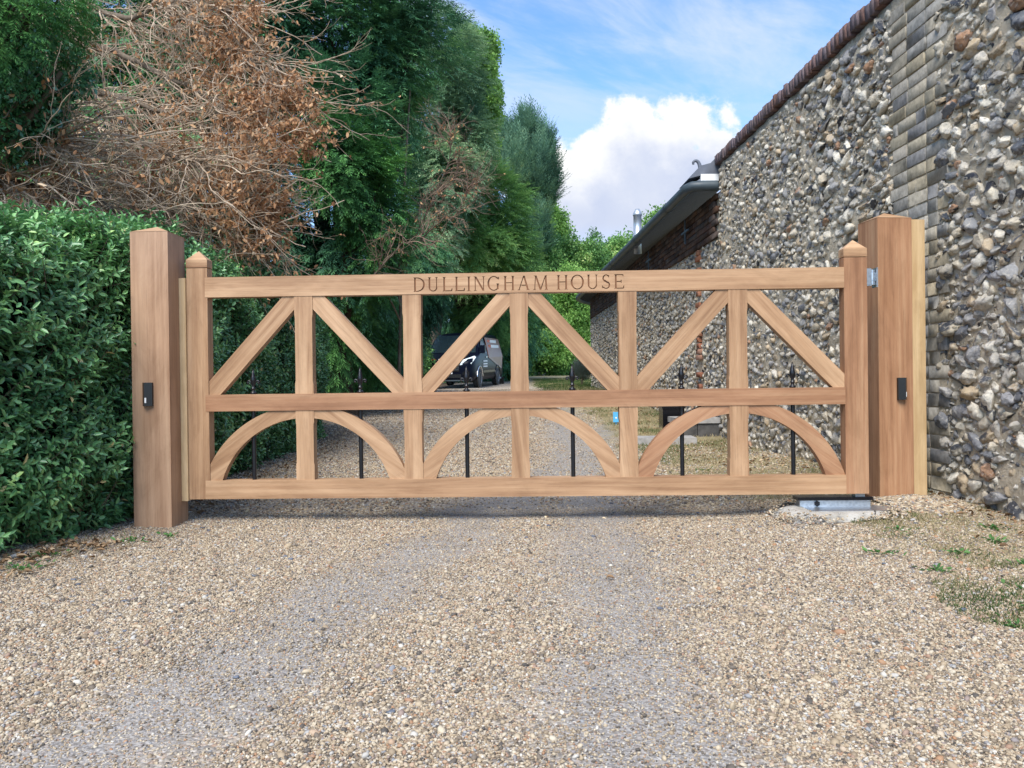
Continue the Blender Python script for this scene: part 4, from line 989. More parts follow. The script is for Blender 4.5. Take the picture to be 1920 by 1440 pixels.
tree('bushy_yew', 'low dark evergreen mass behind and above the parked van', YEWD, [(860, 520, 37, 110, 130, 2.5), (950, 580, 40, 70, 130, 2.4), (850, 650, 37, 90, 80, 1.5), (930, 670, 38, 50, 60, 1.2)],
     9000, .15, xy(860, 39), .3, BARKD, droop=.6, gap=.26)
tree('bushy_yew', 'dark evergreen boughs down to the ground left of the van', YEWD, [(760, 520, 20, 70, 110, 1.1), (735, 640, 19, 45, 90, .9), (748, 600, 23, 32, 120, .8), (660, 620, 15.5, 60, 110, .8)],
     8000, .11, xy(715, 21), .2, BARKD, droop=.6, gap=.28)
tree('feathery_tree', 'tall grey green tree with a pale sunlit outline against the sky', FEATHM, [(850, 150, 30, 66, 110, 1.9), (875, 260, 30, 52, 90, 1.8), (835, 330, 29, 66, 90, 1.8), (795, 210, 29, 55, 120, 1.8), (800, 430, 29, 60, 110, 1.8)],
     11000, .15, xy(800, 34), .35, BARKM, droop=.3, gap=.42, freq=.6, fill=.4)
tree('lime_tree', 'light yellow green treetop showing right of the tall yew', LIGHTM, [(885, 110, 34, 46, 50, 1.8), (912, 190, 34, 26, 70, 1.5), (915, 290, 34, 18, 60, 1.3)],
     5200, .13, xy(815, 38), .25, BARKM, kind='tuft', K=12, gap=.36)
tree('upright_yew', 'blue green upright yew with spiky leading shoots against the cloud', BLUEM, [(965, 340, 52, 45, 90, 2.3), (1005, 350, 52, 28, 75, 2.0), (1000, 430, 52, 28, 80, 2.0), (985, 262, 52, 14, 42, .8), (945, 270, 52, 14, 38, .8), (1018, 290, 52, 9, 42, .6), (1030, 340, 52, 9, 45, .7)],
     7500, .26, xy(985, 53), .4, BARKD, droop=-.8, gap=.38, freq=.45)
tree('rounded_yew', 'rounded mid green yew in front of the upright one', MIDM, [(905, 395, 33, 82, 90, 2.2), (940, 450, 33, 56, 60, 2.0), (880, 470, 32, 110, 60, 2.0), (850, 430, 31, 50, 90, 1.8), (965, 495, 34, 42, 40, 1.6), (905, 560, 35, 70, 80, 1.8)],
     13000, .14, xy(860, 37), .35, BARKD, droop=.2, gap=.35, freq=.55)
tree('broadleaf_tree', 'light green open tree low beside the sky right of the yews', LIGHTM, [(1036, 445, 60, 24, 65, 2.4), (1050, 490, 60, 26, 55, 2.4), (1020, 540, 58, 60, 70, 3.0), (1085, 500, 62, 30, 35, 2.4)],
     4200, .24, xy(1040, 62), .35, BARKM, kind='tuft', K=12, gap=.36)
tree('broadleaf_tree', 'soft green tree crown just left of the outbuilding gutter', MIDM, [(1135, 505, 64, 55, 40, 3.4), (1180, 482, 64, 38, 34, 3.0), (1090, 540, 62, 60, 50, 3.4)],
     4200, .26, xy(1130, 66), .3, BARKM, kind='tuft', K=12, gap=.34)
tree('roadside_tree', 'pale green treetop peeping over the outbuilding gutter', LIGHTM, [(1240, 425, 50, 28, 28, 2.0), (1262, 450, 50, 40, 40, 2.4)],
     1300, .19, (P(1245, 715, 50)[0], 49.5), .25, BARKM, kind='tuft', K=10, gap=.3)
tree('shrub', 'bright green leafy shrub lit by the sun beyond the lawn', LIGHTM, [(1035, 655, 47, 42, 46, 2.0), (1012, 600, 49, 50, 70, 2.5), (1075, 620, 50, 50, 90, 2.5), (1080, 560, 50, 40, 60, 2.0)],
     5600, .17, xy(1040, 49.5), .15, BARKM, 'shrub', kind='tuft', K=14, gap=.32)
tree('shrub', 'darker green shrub filling in under the trees left of the bright one', MIDM, [(985, 640, 47, 35, 75, 1.8), (1000, 560, 54, 70, 90, 3), (1090, 560, 56, 60, 110, 3)],
     6000, .19, xy(985, 50), .2, BARKM, 'shrub', kind='tuft', K=14, gap=.25)
tree('shrub', 'light green bush at the near corner of the van', MIDM, [(788, 675, 28, 18, 42, .6), (780, 640, 28.5, 20, 50, .7)],
     1500, .09, xy(784, 28.5), .06, BARKM, 'shrub', kind='tuft', K=12, gap=.3)
tree('shrub', 'low yellow green bush behind the rear of the van', LIGHTM, [(952, 700, 38, 14, 18, .6), (960, 680, 40, 20, 30, .8)],
     900, .10, xy(955, 39), .06, BARKM, 'shrub', kind='tuft', K=12, gap=.3)
tree('lavender_bush', 'round grey green lavender bush against the outbuilding end', LAVM, [(1092, 697, 24, 17, 17, .28)],
     900, .05, xy(1092, 24), .03, BARKM, 'bush', droop=-1.2, gap=.1, aspect=.12)
tree('evergreen_tree', 'green conifer foliage hanging into the upper left corner', YEWM, [(10, 50, 5.9, 90, 100, .5), (-60, 180, 6.2, 120, 110, .5), (60, 10, 6.0, 80, 50, .4), (-260, 120, 6.6, 170, 170, .7)],
     9500, .045, (-6.4, 6.9), .14, BARKD, droop=.4, gap=.36, aspect=.16)
tree('holly_tree', 'glossy blue green holly below the conifer at the left edge', HOLLYM, [(115, 135, 6.1, 42, 36, .3), (60, 190, 6.2, 65, 50, .4), (30, 260, 6.3, 50, 40, .4)],
     620, .042, (-6.2, 6.6), .09, BARKM, kind='tuft', K=10, gap=.34)
tree('background_yew', 'deep dark evergreen behind the tangle of brown twigs', YEWD, [(150, 250, 12.5, 330, 260, 1.0), (420, 300, 12.5, 170, 240, 1.0), (150, 60, 12.8, 330, 150, 1.0), (430, 60, 13, 200, 150, 1.0), (520, 460, 12.6, 120, 90, .8), (60, 380, 12.6, 150, 80, .8)],
     12500, .12, (-6.4, 12.8), .3, BARKD, droop=.5, gap=.25)
# ------------------------------------------------------------------ the brown, half dead tree
def grow(starts, dirs, L, K, wig, sag, up):
    """vectorised wiggly twigs"""
    n = len(starts); pts = [starts]; d = unit(dirs); st = (L/(K-1))[:, None]
    for k in range(K-1):
        t = k/(K-1); d = unit(d+rnd_dir(n)*wig+np.array([0, 0, 1.0])*(-sag*(1-t)+up*t)); pts.append(pts[-1]+d*st)
    return np.stack(pts, 1)
def dead_tree(name, label, limbs, ns, org, fanx, leafblobs, nleaf, tw=1.0, trunk=.2, Lsec=(.5, 1.35), mtw=None, lsc=1.0):
    org = np.array([org[0], org[1], float(gz(*org))]); o = empty(name, org, 0, label, 'tree')
    LP = np.array([catmull([P(*q) for q in l], 26) for l in limbs]); LP[:, :, :] += np.cumsum(rng.normal(0, .012, LP.shape), axis=1)
    R = np.array([np.linspace(r, r*.22, 26) for r in rng.uniform(.030, .062, len(limbs))*tw*(1 if trunk > .15 else .35)])
    tp = np.array([org-[0, 0, .3], org+[0.05, 0, 1.2], org+[.1, 0, 2.6], org+[.2, -.1, 4.2], org+[.3, -.1, 5.6]]); tc = catmull(tp, 26)
    joins = []; 
    for l in LP:
        z = l[0][2]; j = tc[int(np.argmin(np.abs(tc[:, 2]-z+.4)))]; joins.append(catmull([j, (j+l[0])/2+[0, 0, .1], l[0]], 26))
    V, F = tubes(np.concatenate([[tc], LP, joins]), np.concatenate([[np.linspace(trunk, trunk*.4, 26)], R, np.tile(R[:, :1], (1, 26))]), 8)
    npmesh('trunk', V-org, F, BARKM, o, smooth=True)
    li = rng.integers(0, len(LP), ns); ti = rng.random(ns)**.8*25; a = ti.astype(int).clip(0, 24); s0 = LP[li, a]; td = unit(LP[li, a+1]-LP[li, a])
    d = unit(td*.9+np.array(fanx)+rnd_dir(ns)*.80); S2 = grow(s0, d, rng.uniform(*Lsec, ns), 12, .26, .07, .06)
    n3 = int(ns*4.5); i3 = rng.integers(0, ns, n3); k3 = rng.integers(2, 11, n3); s3 = S2[i3, k3]; d3 = unit(unit(S2[i3, k3]-S2[i3, k3-1])*1.0+rnd_dir(n3)*.75+np.array(fanx)*.35)
    S3 = grow(s3, d3, rng.uniform(.18, .60, n3)*lsc, 8, .30, .05, .08)
    n4 = int(n3*2.0); i4 = rng.integers(0, n3, n4); k4 = rng.integers(1, 7, n4); s4 = S3[i4, k4]; d4 = unit(unit(S3[i4, k4]-S3[i4, k4-1])+rnd_dir(n4)*.75)
    S4 = grow(s4, d4, rng.uniform(.08, .28, n4)*lsc, 5, .28, .0, .12)
    Vs, Fs = [], []; off = 0
    for S, r0, r1, sd in ((S2, .0085, .0032, 5), (S3, .0036, .0017, 4), (S4, .0021, .0011, 3)):
        r = np.linspace(r0, r1, S.shape[1])[None]*rng.uniform(.7, 1.25, (len(S), 1))*tw; V, F = tubes(S, r, sd); Vs.append(V); Fs.append(F+off); off += len(V)
    npmesh('twigs', np.concatenate(Vs)-org, np.concatenate(Fs), mtw or TWIG, o)
    # clinging brown leaves, dense only in some clumps
    tips = np.concatenate([S4[:, 2:].reshape(-1, 3), S3[:, 5:].reshape(-1, 3)]); B = np.array([list(P(b[0], b[1], b[2]))+[b[3]*b[2]/FPX, b[4]] for b in leafblobs])
    w = np.full(len(tips), .05)
    for b in B: w = np.maximum(w, b[4]*np.exp(-np.sum(((tips-b[:3])*[1, .45, 1])**2, 1)/(b[3]**2)))
    w = w*(.25+1.5*(fbm(tips*3.2, 71, 2) > .5)); idx = rng.choice(len(tips), nleaf, p=w/w.sum()); c = tips[idx]+rng.normal(0, .016, (nleaf, 3))
    V, F = leaves(c, unit(rnd_dir(nleaf)+np.array([.1, 0, -.9])), rnd_dir(nleaf), rng.uniform(.028, .066, nleaf), rng.uniform(.015, .034, nleaf), rng.choice([.3, .6, -.4]))
    npmesh('dead_leaves', V-org, F, DEADM, o, {'tone': np.repeat(np.clip(rng.normal(.5, .24, nleaf), 0, 1), 6)})
    return o
dead_tree('dead_tree', 'half dead tree, a tangle of bare pale twigs with withered brown leaves above the hedge',
    [[(-60, 40, 8.8), (150, 75, 8.4), (320, 150, 8.0), (430, 220, 7.6)], [(-60, 150, 8.6), (150, 175, 8.2), (290, 220, 7.9), (430, 280, 7.5)], [(-60, 250, 8.4), (120, 285, 8.0), (300, 320, 7.7), (450, 390, 7.4)],
     [(60, -60, 8.8), (240, 35, 8.3), (330, 5, 8.2), (450, 30, 8.0)], [(0, 430, 8.2), (110, 395, 7.9), (190, 345, 7.6), (300, 330, 7.4)], [(-60, 330, 8.0), (160, 385, 7.6), (300, 400, 7.4), (400, 430, 7.2)],
     [(200, -60, 8.6), (380, 60, 8.1), (470, 110, 7.8), (500, 170, 7.7)], [(-60, 90, 7.7), (100, 190, 7.5), (260, 260, 7.2), (380, 330, 7.0)], [(-80, 290, 6.6), (20, 330, 6.6), (120, 350, 6.6), (230, 400, 6.6)], [(-80, 380, 6.4), (0, 350, 6.4), (60, 300, 6.5), (120, 300, 6.6)]],
    660, (-6.4, 9.2), (.50, -.10, -.20), [(500, 215, 7.5, 90, 1.0), (560, 265, 7.4, 60, 1.2), (480, 410, 7.2, 65, 1.0), (430, 50, 8.0, 110, .45), (510, 20, 8, 60, .5), (330, 290, 7.5, 110, .16), (100, 330, 6.8, 110, .35), (420, 330, 7.3, 70, .35)],
    15000)
dead_tree('bare_tree', 'patch of bare reddish brown twigs between the dark yews', [[(760, 500, 13.6), (800, 400, 13.3), (840, 300, 13.0), (850, 240, 12.9)], [(740, 520, 13.4), (770, 440, 13.1), (800, 380, 12.9), (840, 340, 12.8)], [(760, 480, 13.2), (820, 420, 12.8), (860, 400, 12.7), (880, 350, 12.6)], [(700, 520, 11.8), (740, 470, 11.6), (770, 450, 11.5), (800, 430, 11.5)]],
    85, tuple(xy(745, 13.8)), (.1, -.15, .1), [(840, 270, 12.9, 50, .8), (850, 380, 12.7, 50, 1.0), (800, 320, 12.8, 50, .5), (760, 450, 11.6, 50, .5)], 260, tw=1.0, trunk=.035, Lsec=(.25, .6), mtw=TWIGR, lsc=.8)
# ------------------------------------------------------------------ parked van
VANP, t = mat('dark van paint'); t.done((0.004, 0.006, 0.014), 0.30, spec=0.08)
GLASS, t = mat('dark glass'); t.done((0.020, 0.034, 0.040), 0.12, spec=0.9)
LAMPG, t = mat('headlamp glass'); t.done((0.72, 0.80, 0.80), 0.12, spec=0.8)
TYRE, t = mat('tyre rubber'); t.done((0.030, 0.034, 0.036), 0.8)
RIMM, t = mat('grey alloy'); t.done((0.42, 0.43, 0.45), 0.35, metal=0.7)
CHR, t = mat('bright trim'); t.done((0.75, 0.75, 0.78), 0.2, metal=1.0)
ORNG, t = mat('orange red print'); t.done((0.55, 0.10, 0.03), 0.5)
BRWN, t = mat('copper vinyl'); t.done((0.26, 0.12, 0.07), 0.35)
PLATE, t = mat('number plate'); t.done((0.80, 0.80, 0.78), 0.4)
def text_obj(body, name, size, m, parent, loc, rot, ext=.002):
    c = bpy.data.curves.new(name, 'FONT'); c.body = body; c.size = size; c.extrude = ext; c.align_x = 'CENTER'; c.align_y = 'CENTER'
    o = bpy.data.objects.new(name, c); COL.objects.link(o); bpy.context.view_layer.update()
    me = bpy.data.meshes.new_from_object(o.evaluated_get(bpy.context.evaluated_depsgraph_get())); bpy.data.objects.remove(o); me.materials.clear()
    x = link(name, me, m, parent); x.location = loc; x.rotation_euler = rot; return x
def van():
    th = R_(12.5); wp = P(893, 728.5, 29.5); bdir = np.array([math.sin(th), math.cos(th)]); rdir = np.array([math.cos(th), -math.sin(th)])
    fc = wp[:2]-bdir*.95-rdir*.90; z0 = wp[2]
    v = empty('parked_van', (fc[0], fc[1], z0), -th, 'dark navy panel van with printed copper side graphics parked on the drive under the yews', 'van')
    v.rotation_euler = (R_(1.6), 0, -th); v.scale = (1.05, 1.05, 1.05)
    # stations: y, z low, z top, half width low, half width top
    St = [(0.00, .34, .86, .74, .70), (.05, .28, .95, .86, .80), (.16, .26, 1.02, .93, .84), (.45, .25, 1.10, .975, .86), (.95, .25, 1.22, .985, .88), (1.06, .25, 1.33, .985, .86), (1.62, .25, 1.86, .985, .78),
          (1.85, .25, 1.94, .985, .77), (2.4, .25, 1.975, .985, .77), (4.6, .25, 1.955, .985, .77), (4.88, .27, 1.92, .97, .75), (4.97, .32, 1.80, .93, .72)]
    V = []; 
    for (y, zl, zt, hw, ht) in St:
        k = max(0, min(1, (zt-1.1)/.8)); wb = hw; zb = min(1.12, zt-.12)
        wt = hw+(ht-hw)*(.35+.65*k)
        half = [(hw*.80, zl), (hw*.96, zl+.03), (hw, zl+.16), (hw, (zl+zb)/2), (wb*.995, zb), (wb+(wt-wb)*.5, zb+(zt-zb)*.5), (wt, zt-.07*k-.02), (wt-.05, zt-.02*k-.008), (wt*.72, zt), (0, zt+.012)]
        V += [(x, y, z) for x, z in half]+[(-x, y, z) for x, z in half[-2::-1]]
    V = np.array(V); m = len(V)//len(St); i = np.arange(len(St)-1)[:, None]*m; j = np.arange(m)[None]; j2 = (j+1) % m
    F = np.stack([i+j, i+j2, i+m+j2, i+m+j], -1).reshape(-1, 4)
    bm = bmesh.new(); vs = [bm.verts.new(p) for p in V]
    for f in F: bm.faces.new([vs[q] for q in f])
    bm.faces.new(vs[:m][::-1]); bm.faces.new(vs[-m:]); bm.normal_update()
    b = bmobj('body', bm, VANP, v, smooth=True)
    def quad(name, pts, m_, par, th_=.012, n=None):
        pts = [Vector(p) for p in pts]; nr = (pts[1]-pts[0]).cross(pts[2]-pts[0]).normalized()
        bm = bmesh.new(); a = [bm.verts.new(p) for p in pts]; c = [bm.verts.new(p+nr*th_) for p in pts]; bm.faces.new(a[::-1]); bm.faces.new(c)
        for q in range(len(pts)): bm.faces.new((a[q], a[(q+1) % len(pts)], c[(q+1) % len(pts)], c[q]))
        return bmobj(name, bm, m_, par, bevel=.003)
    quad('windscreen', [(-.84, .965, 1.235), (.84, .965, 1.235), (.72, 1.62, 1.86), (-.72, 1.62, 1.86)], GLASS, v, .014)
    for s in (-1, 1):
        def sp(y, z): 
            k = (z-1.12)/.8; return (s*(.992-.205*k*(.95)), y, z)
        pts = [sp(1.12, 1.24), sp(2.05, 1.20), sp(2.05, 1.76), sp(1.72, 1.76)]
        quad('side_window', pts if s > 0 else pts[::-1], GLASS, v)
        mr = box('wing_mirror', (s*1.02-.09, s*1.02+.11 if s > 0 else s*1.02+.09, 1.18, 1.32, 1.22, 1.50), VANP, v, bevel=.03) if s > 0 else box('wing_mirror', (-1.14, -.93, 1.18, 1.32, 1.22, 1.50), VANP, v, bevel=.03)
        pts = [(s*.52, -.012, .80), (s*.90, .11, .84), (s*.992, .42, 1.06), (s*.93, .43, 1.10), (s*.62, .06, .97)]
        q = quad('headlight', pts if s > 0 else pts[::-1], LAMPG, v, .03)
        pts = [(s*.60, -.012, .46), (s*.84, .03, .46), (s*.86, .04, .60), (s*.62, -.01, .58)]; quad('fog_lamp_recess', pts if s > 0 else pts[::-1], PLAST, v, .02)
        for y in (.95, 3.88):
            bm = bmesh.new(); pr = [(.20, -.10), (.27, -.11), (.325, -.10), (.34, -.06), (.34, .06), (.325, .10), (.27, .11), (.20, .10)]
            bm_lathe(bm, pr, 28, (0, 0, 0)); bmesh.ops.rotate(bm, verts=bm.verts, matrix=Matrix.Rotation(math.pi/2, 3, 'Y')); bmesh.ops.translate(bm, verts=bm.verts, vec=(s*.90, y, .34))
            w = empty('wheel', (0, 0, 0)); w.parent = v; bmobj('tyre', bm, TYRE, w, smooth=False)
            bm = bmesh.new(); bm_lathe(bm, [(.0, .085), (.05, .09), (.06, .07), (.18, .06), (.205, .10), (.205, -.05)], 20, (0, 0, 0))
            bmesh.ops.rotate(bm, verts=bm.verts, matrix=Matrix.Rotation(s*math.pi/2, 3, 'Y')); bmesh.ops.translate(bm, verts=bm.verts, vec=(s*.91, y, .34)); bmobj('rim', bm, RIMM, w)
            ar = [[(s*.992, y+.42*math.cos(a), .34+.42*math.sin(a)) for a in np.linspace(.15, math.pi-.15, 18)]]; V_, F_ = tubes(np.array(ar), np.full((1, 18), .022), 6); npmesh('wheel_arch_trim', V_, F_, CHR if y < 2 else PLAST, v)
            bm = bmesh.new(); bm_lathe(bm, [(.39, -.02), (.39, .008)], 26, (0, 0, 0)); bmesh.ops.rotate(bm, verts=bm.verts, matrix=Matrix.Rotation(math.pi/2, 3, 'Y')); bmesh.ops.translate(bm, verts=bm.verts, vec=(s*.982, y, .36)); bmobj('wheel_well', bm, PLAST, v)
        box('door_handle', (s*.985-.012, s*.985+.03, 1.90, 2.06, 1.06, 1.10), CHR if s > 0 else VANP, v, bevel=.006)
        box('side_rubbing_strip', (s*.988-.01, s*.988+.012, 1.45, 3.35, .52, .60), PLAST, v, bevel=.004)
        pts = [(s*.994, 2.35, 1.05), (s*.994, 4.55, .62), (s*.99, 4.82, 1.10), (s*.84, 4.70, 1.78), (s*.84, 2.35, 1.80), (s*.985, 2.35, 1.16)]
        quad('side_graphic', pts if s > 0 else pts[::-1], BRWN, v, .006)
        for k_, (ya, yb_, z, m_) in enumerate([(2.7, 3.0, 1.66, ORNG), (3.1, 4.1, 1.66, WHITE), (3.1, 4.4, 1.48, WHITE), (2.7, 3.0, 1.48, ORNG), (1.5, 2.1, .94, WHITE), (1.5, 2.1, .84, WHITE), (1.5, 2.1, .75, WHITE)]):
            xx = (.992-.19*(z-1.12)/.8+.016) if z > 1.12 else .997
            box('side_print', (s*xx-.006, s*xx+.006, ya, yb_, z-.03 if z < 1.1 else z-.055, z+.02 if z < 1.1 else z+.055), m_, v, bevel=0)
    box('grille', (-.50, .50, -.02, .03, .60, .84), PLAST, v, bevel=.01)
    for z in (.66, .72, .78): box('grille_bar', (-.48, .48, -.028, -.015, z-.008, z+.008), GUTT, v, bevel=.002)
    box('bumper_intake', (-.56, .56, -.016, .03, .38, .50), PLAST, v, bevel=.01)
    box('bumper_lip', (-.72, .72, -.03, .1, .27, .31), GUTT, v, bevel=.008)
    pl = box('number_plate', (-.26, .26, -.040, -.025, .515, .625), PLATE, v, bevel=.003); text_obj('EZX', 'plate_text', .105, PLAST, pl, (.12, -.0425, .57), (math.pi/2, 0, 0))
    box('bonnet_emblem', (-.62, -.36, .118, .135, .985, 1.035), ORNG, v, bevel=.004); box('bonnet_print', (-.27, .30, .118, .135, .99, 1.035), WHITE, v, bevel=.003)
    for s in (-1, 1):
        V_, F_ = tubes(np.array([[(s*.1, .98, 1.24), (s*.1-.3, 1.02, 1.285), (s*.1-.6, 1.04, 1.30)]]), np.full((1, 3), .008), 5); npmesh('wiper', V_, F_, PLAST, v)
    return v
van()
def white_post():
    q = P(934, 721, 33.5); o = empty('white_marker_post', (q[0], q[1], float(gz(q[0], q[1]))), R_(8), 'small white board on a short dark stake just behind the van', 'marker post')
    box('board', (-.13, .13, -.012, .012, .25, .95), WHITE, o, bevel=.01); box('stake', (-.05, .25, .013, .06, -.1, .32), PLAST, o, bevel=.008)
white_post()
# ------------------------------------------------------------------ small things along the wall
STONE, t = mat('grey stone'); _c = t.n('ShaderNodeTexCoord').outputs['Object']
t.done(t.ramp(t.noise(_c, 9, 6, .65), [(.3, (.22, .21, .20)), (.7, (.42, .40, .37))]), .9, t.bump(t.noise(_c, 50, 4), .5, .006), spec=.2)
DKST, t = mat('dark kerb stone'); _c = t.n('ShaderNodeTexCoord').outputs['Object']
t.done(t.ramp(t.noise(_c, 9, 5, .65), [(.3, (.05, .048, .046)), (.7, (.12, .115, .11))]), .9, spec=.15)
BLUE, t = mat('blue plastic'); t.done((.10, .42, .72), .4)
def slab():
    q = P(1217, 818, 8.9); o = box('paving_slab', (-.35, .35, -.20, .20, -.03, .05), STONE, None, bevel=.01)
    o.location = (q[0]+.12, q[1]-.1, float(gz(q[0], q[1]))+.02); o.rotation_euler = (0, 0, R_(-4)); tag(o, 'flat grey paving slab lying in the dry grass near the wall', 'paving slab')
slab()
def step():
    o = empty('stone_step', (2.40, 9.55, .10), R_(0), 'dark kerb blocks under a thick grey slab in the angle of the walls', 'stone step')
    box('top_slab', (-.28, .24, -.22, .25, .15, .215), STONE, o, bevel=.008)
    box('kerb_block', (-.26, -.03, -.20, .22, -.08, .144), DKST, o, bevel=.01); box('kerb_block', (-.022, .235, -.20, .22, -.08, .144), DKST, o, bevel=.01)
step()
def bin_():
    o = empty('drain_box', (2.28, 10.3, float(gz(2.28, 10.3))), 0, 'small dark plastic box with lid at the foot of the outbuilding wall', 'utility box')
    box('box', (-.14, .14, -.12, .12, 0, .26), PLAST, o, bevel=.012); box('lid', (-.15, .15, -.13, .13, .261, .29), PLAST, o, bevel=.008)
bin_()
def blue():
    q = P(1155, 782, 11.0); o = empty('blue_marker', (q[0], q[1], float(gz(q[0], q[1]))), 0, 'little light blue marker standing in the grass beside the drive', 'marker')
    box('tag', (-.04, .04, -.010, .010, .03, .17), BLUE, o, bevel=.004); box('stake', (-.010, .010, .0105, .02, -.05, .10), BLUE, o, bevel=.002)
    bm = bmesh.new(); bm_lathe(bm, [(.012, 0), (.012, .003)], 12, (0, 0, 0)); bmesh.ops.rotate(bm, verts=bm.verts, matrix=Matrix.Rotation(math.pi/2, 3, 'X')); bmesh.ops.translate(bm, verts=bm.verts, vec=(0, -.010, .09)); bmobj('mark', bm, WHITE, o)
blue()
def stone(px, py, D, r, label):
    q = P(px, py, D); V, F, c = FL3[3]; W = V*np.array([r, r*.8, r*.6]); g = float(gz(q[0], q[1]))
    o = npmesh('loose_stone', W, F, STONE, None, smooth=True); o.location = (q[0], q[1], g+r*.25); tag(o, label, 'stone')
stone(38, 1052, 3.55, .045, 'rounded grey stone among green weeds at the foot of the hedge')
stone(1711, 1006, 4.0, .022, 'small pale round stone in the mossy ground before the right post')
# ------------------------------------------------------------------ grass, weeds, litter
def grass():
    def patch(n, xf, y0, y1, h, thr, yp=1.0):
        y = y0+(y1-y0)*rng.random(n)**yp; lo, hi = xf(y); x = lo+(hi-lo)*rng.random(n)
        x = x+(lo > .3)*(fbm(np.stack([x*0, y*1.7, 0*x], 1), 52, 4)-.45)*1.0*np.clip((hi-x)/(hi-lo), 0, 1)
        f = fbm(np.stack([x*2.9, y*2.9, 0*x], 1), 41, 4); k = f > thr+.05+rng.normal(0, .06, n)
        return x[k], y[k], h*rng.uniform(.4, 1.3, k.sum())
    A = [patch(30000, lambda y: (1.62-.28*np.clip((y-4)/1.5, 0, 1), np.full_like(y, 2.66)), 4.7, 10.5, .032, .42),
         patch(26000, lambda y: (1.30+.02*y, np.full_like(y, 2.7)), 8, 20, .045, .35),
         patch(26000, lambda y: (.035*y+.45, .035*y+3.2), 18, 40, .07, .2),
         patch(34000, lambda y: (np.full_like(y, 1.60), np.full_like(y, 2.66)), 2.3, 4.25, .020, .44),
         patch(2500, lambda y: (np.full_like(y, -2.3), np.full_like(y, -1.75)), 2.2, 10, .035, .55)]
    x, y, h = [np.concatenate([a[i] for a in A]) for i in range(3)]; n = len(x); c = np.stack([x, y, gzn(x, y)-.002], 1)
    V, F = leaves(c, unit(np.array([0, 0, 1.0])+rnd_dir(n)*.75*np.array([1, 1, .3])), rnd_dir(n), h, np.maximum(.0028, h*.09)+.0006*np.clip(y-8, 0, 30)/4, simple=True)
    g = fbm(np.stack([x*1.8, y*1.8, 0*x], 1), 44, 3); tone = np.clip(.68+1.9*(g-.5)+rng.normal(0, .2, n)-.35*(y > 17), 0, 1)
    tag(npmesh('grass', V, F, GRASSM, None, {'tone': np.repeat(tone, 4)}), 'dry patchy grass and moss along the foot of the walls', 'grass', kind='stuff')
grass()
def weeds():
    C, D, N, L, W = [], [], [], [], []
    spots = [(1.70, 3.05, 9), (1.62, 3.35, 7), (1.85, 2.75, 8), (1.75, 2.55, 8), (2.1, 3.1, 10), (2.2, 3.5, 8), (1.95, 3.3, 8), (1.55, 2.35, 6), (2.25, 2.9, 10), (2.0, 2.6, 8), (1.9, 3.75, 8), (1.5, 2.0, 6), (2.35, 3.75, 10),
             (-2.05, 3.05, 16), (-2.15, 2.95, 18), (-2.25, 2.75, 18), (-1.95, 3.35, 12), (-1.78, 3.9, 8), (-1.62, 4.0, 5), (-2.0, 3.6, 9), (1.62, 6.2, 10), (1.9, 5.6, 10), (1.5, 7.2, 8), (2.2, 8.6, 12)]
    for (x, y, n) in spots:
        for k in range(n*3):
            a = rng.uniform(0, 6.28); r = abs(rng.normal(0, .045)); px, py = x+r*math.cos(a), y+r*math.sin(a)
            C.append((px, py, float(gz(px, py))+rng.uniform(.0, .015))); D.append((math.cos(a), math.sin(a), rng.uniform(.1, 1.0))); N.append((0, 0, 1.0)); L.append(rng.uniform(.014, .034)); W.append(rng.uniform(.007, .016))
    C = np.array(C); V, F = leaves(C, np.array(D)+rng.normal(0, .2, (len(C), 3)), np.array(N)+rng.normal(0, .3, (len(C), 3)), np.array(L), np.array(W), .2)
    tag(npmesh('weeds', V, F, WEEDM, None, {'tone': np.repeat(rng.random(len(C)), 6)}), 'small green weeds sprouting from the gravel edges', 'weeds', kind='stuff')
weeds()
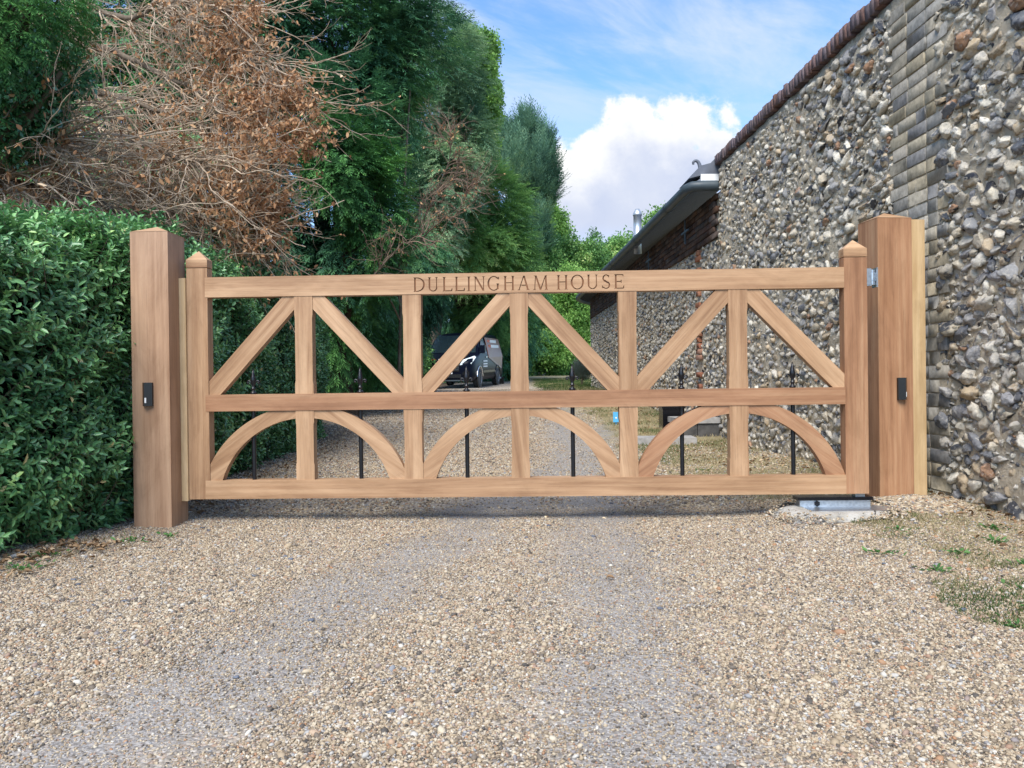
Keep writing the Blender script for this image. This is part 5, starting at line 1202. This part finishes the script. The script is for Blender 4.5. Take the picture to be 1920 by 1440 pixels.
def litter():
    P_, n = [], 0
    def add(k, fx): 
        a = fx(k); P_.append(a)
    add(420, lambda k: np.stack([-2.02+rng.normal(0, .13, k)-.35*np.clip(3.9-0, 0, 0), rng.uniform(2.3, 3.9, k)], 1)+np.stack([0*np.ones(k), 0*np.ones(k)], 1))
    a = P_[0]; a[:, 0] = -1.92-(3.9-a[:, 1])*.36+rng.normal(0, .12, len(a))
    add(260, lambda k: np.stack([-1.86+rng.normal(0, .14, k), rng.uniform(4.6, 9.5, k)], 1))
    add(240, lambda k: np.stack([rng.uniform(1.7, 2.6, k), rng.uniform(4.9, 9.0, k)], 1))
    add(170, lambda k: np.stack([2.63-np.abs(rng.normal(0, .16, k)), rng.uniform(2.6, 4.7, k)], 1))
    add(14, lambda k: np.stack([rng.uniform(-1.9, 1.9, k), rng.uniform(1.7, 8.5, k)], 1))
    add(500, lambda k: np.stack([2.45-np.abs(rng.normal(0, .35, k)), rng.uniform(9.4, 19, k)], 1))
    q = np.concatenate(P_); n = len(q); c = np.c_[q, gzn(q[:, 0], q[:, 1])+.010+rng.random(n)*.012]
    V, F = leaves(c, unit(rnd_dir(n)*np.array([1, 1, .25])), np.array([0, 0, 1.0])+rnd_dir(n)*.45, rng.uniform(.018, .048, n), rng.uniform(.012, .025, n), .45)
    tag(npmesh('leaf_litter', V, F, LITTM, None, {'tone': np.repeat(np.clip(rng.normal(.6, .25, n), 0, 1), 6)}), 'fallen brown leaves scattered along the drive edges', 'leaf litter', kind='stuff')
litter()
def dark_chips():
    n = 130; y = 1.7+3.2*rng.random(n)**.6; x = (rng.random(n)*2-1)*.6*y; Vs, Fs = [], []; off = 0
    for a, b in zip(x, y):
        V, F, c = FL2[rng.integers(12)]; s = rng.uniform(.006, .016); W = V*[s, s, s*.5]+[a, b, float(gzn(a, b)[0])+s*.3]; Vs.append(W); Fs.append(F+off); off += len(V)
    tag(npmesh('stone_chips', np.concatenate(Vs), np.concatenate(Fs), SLATE, None), 'scattered dark flint chips on the gravel', 'stone chips', kind='stuff')
dark_chips()
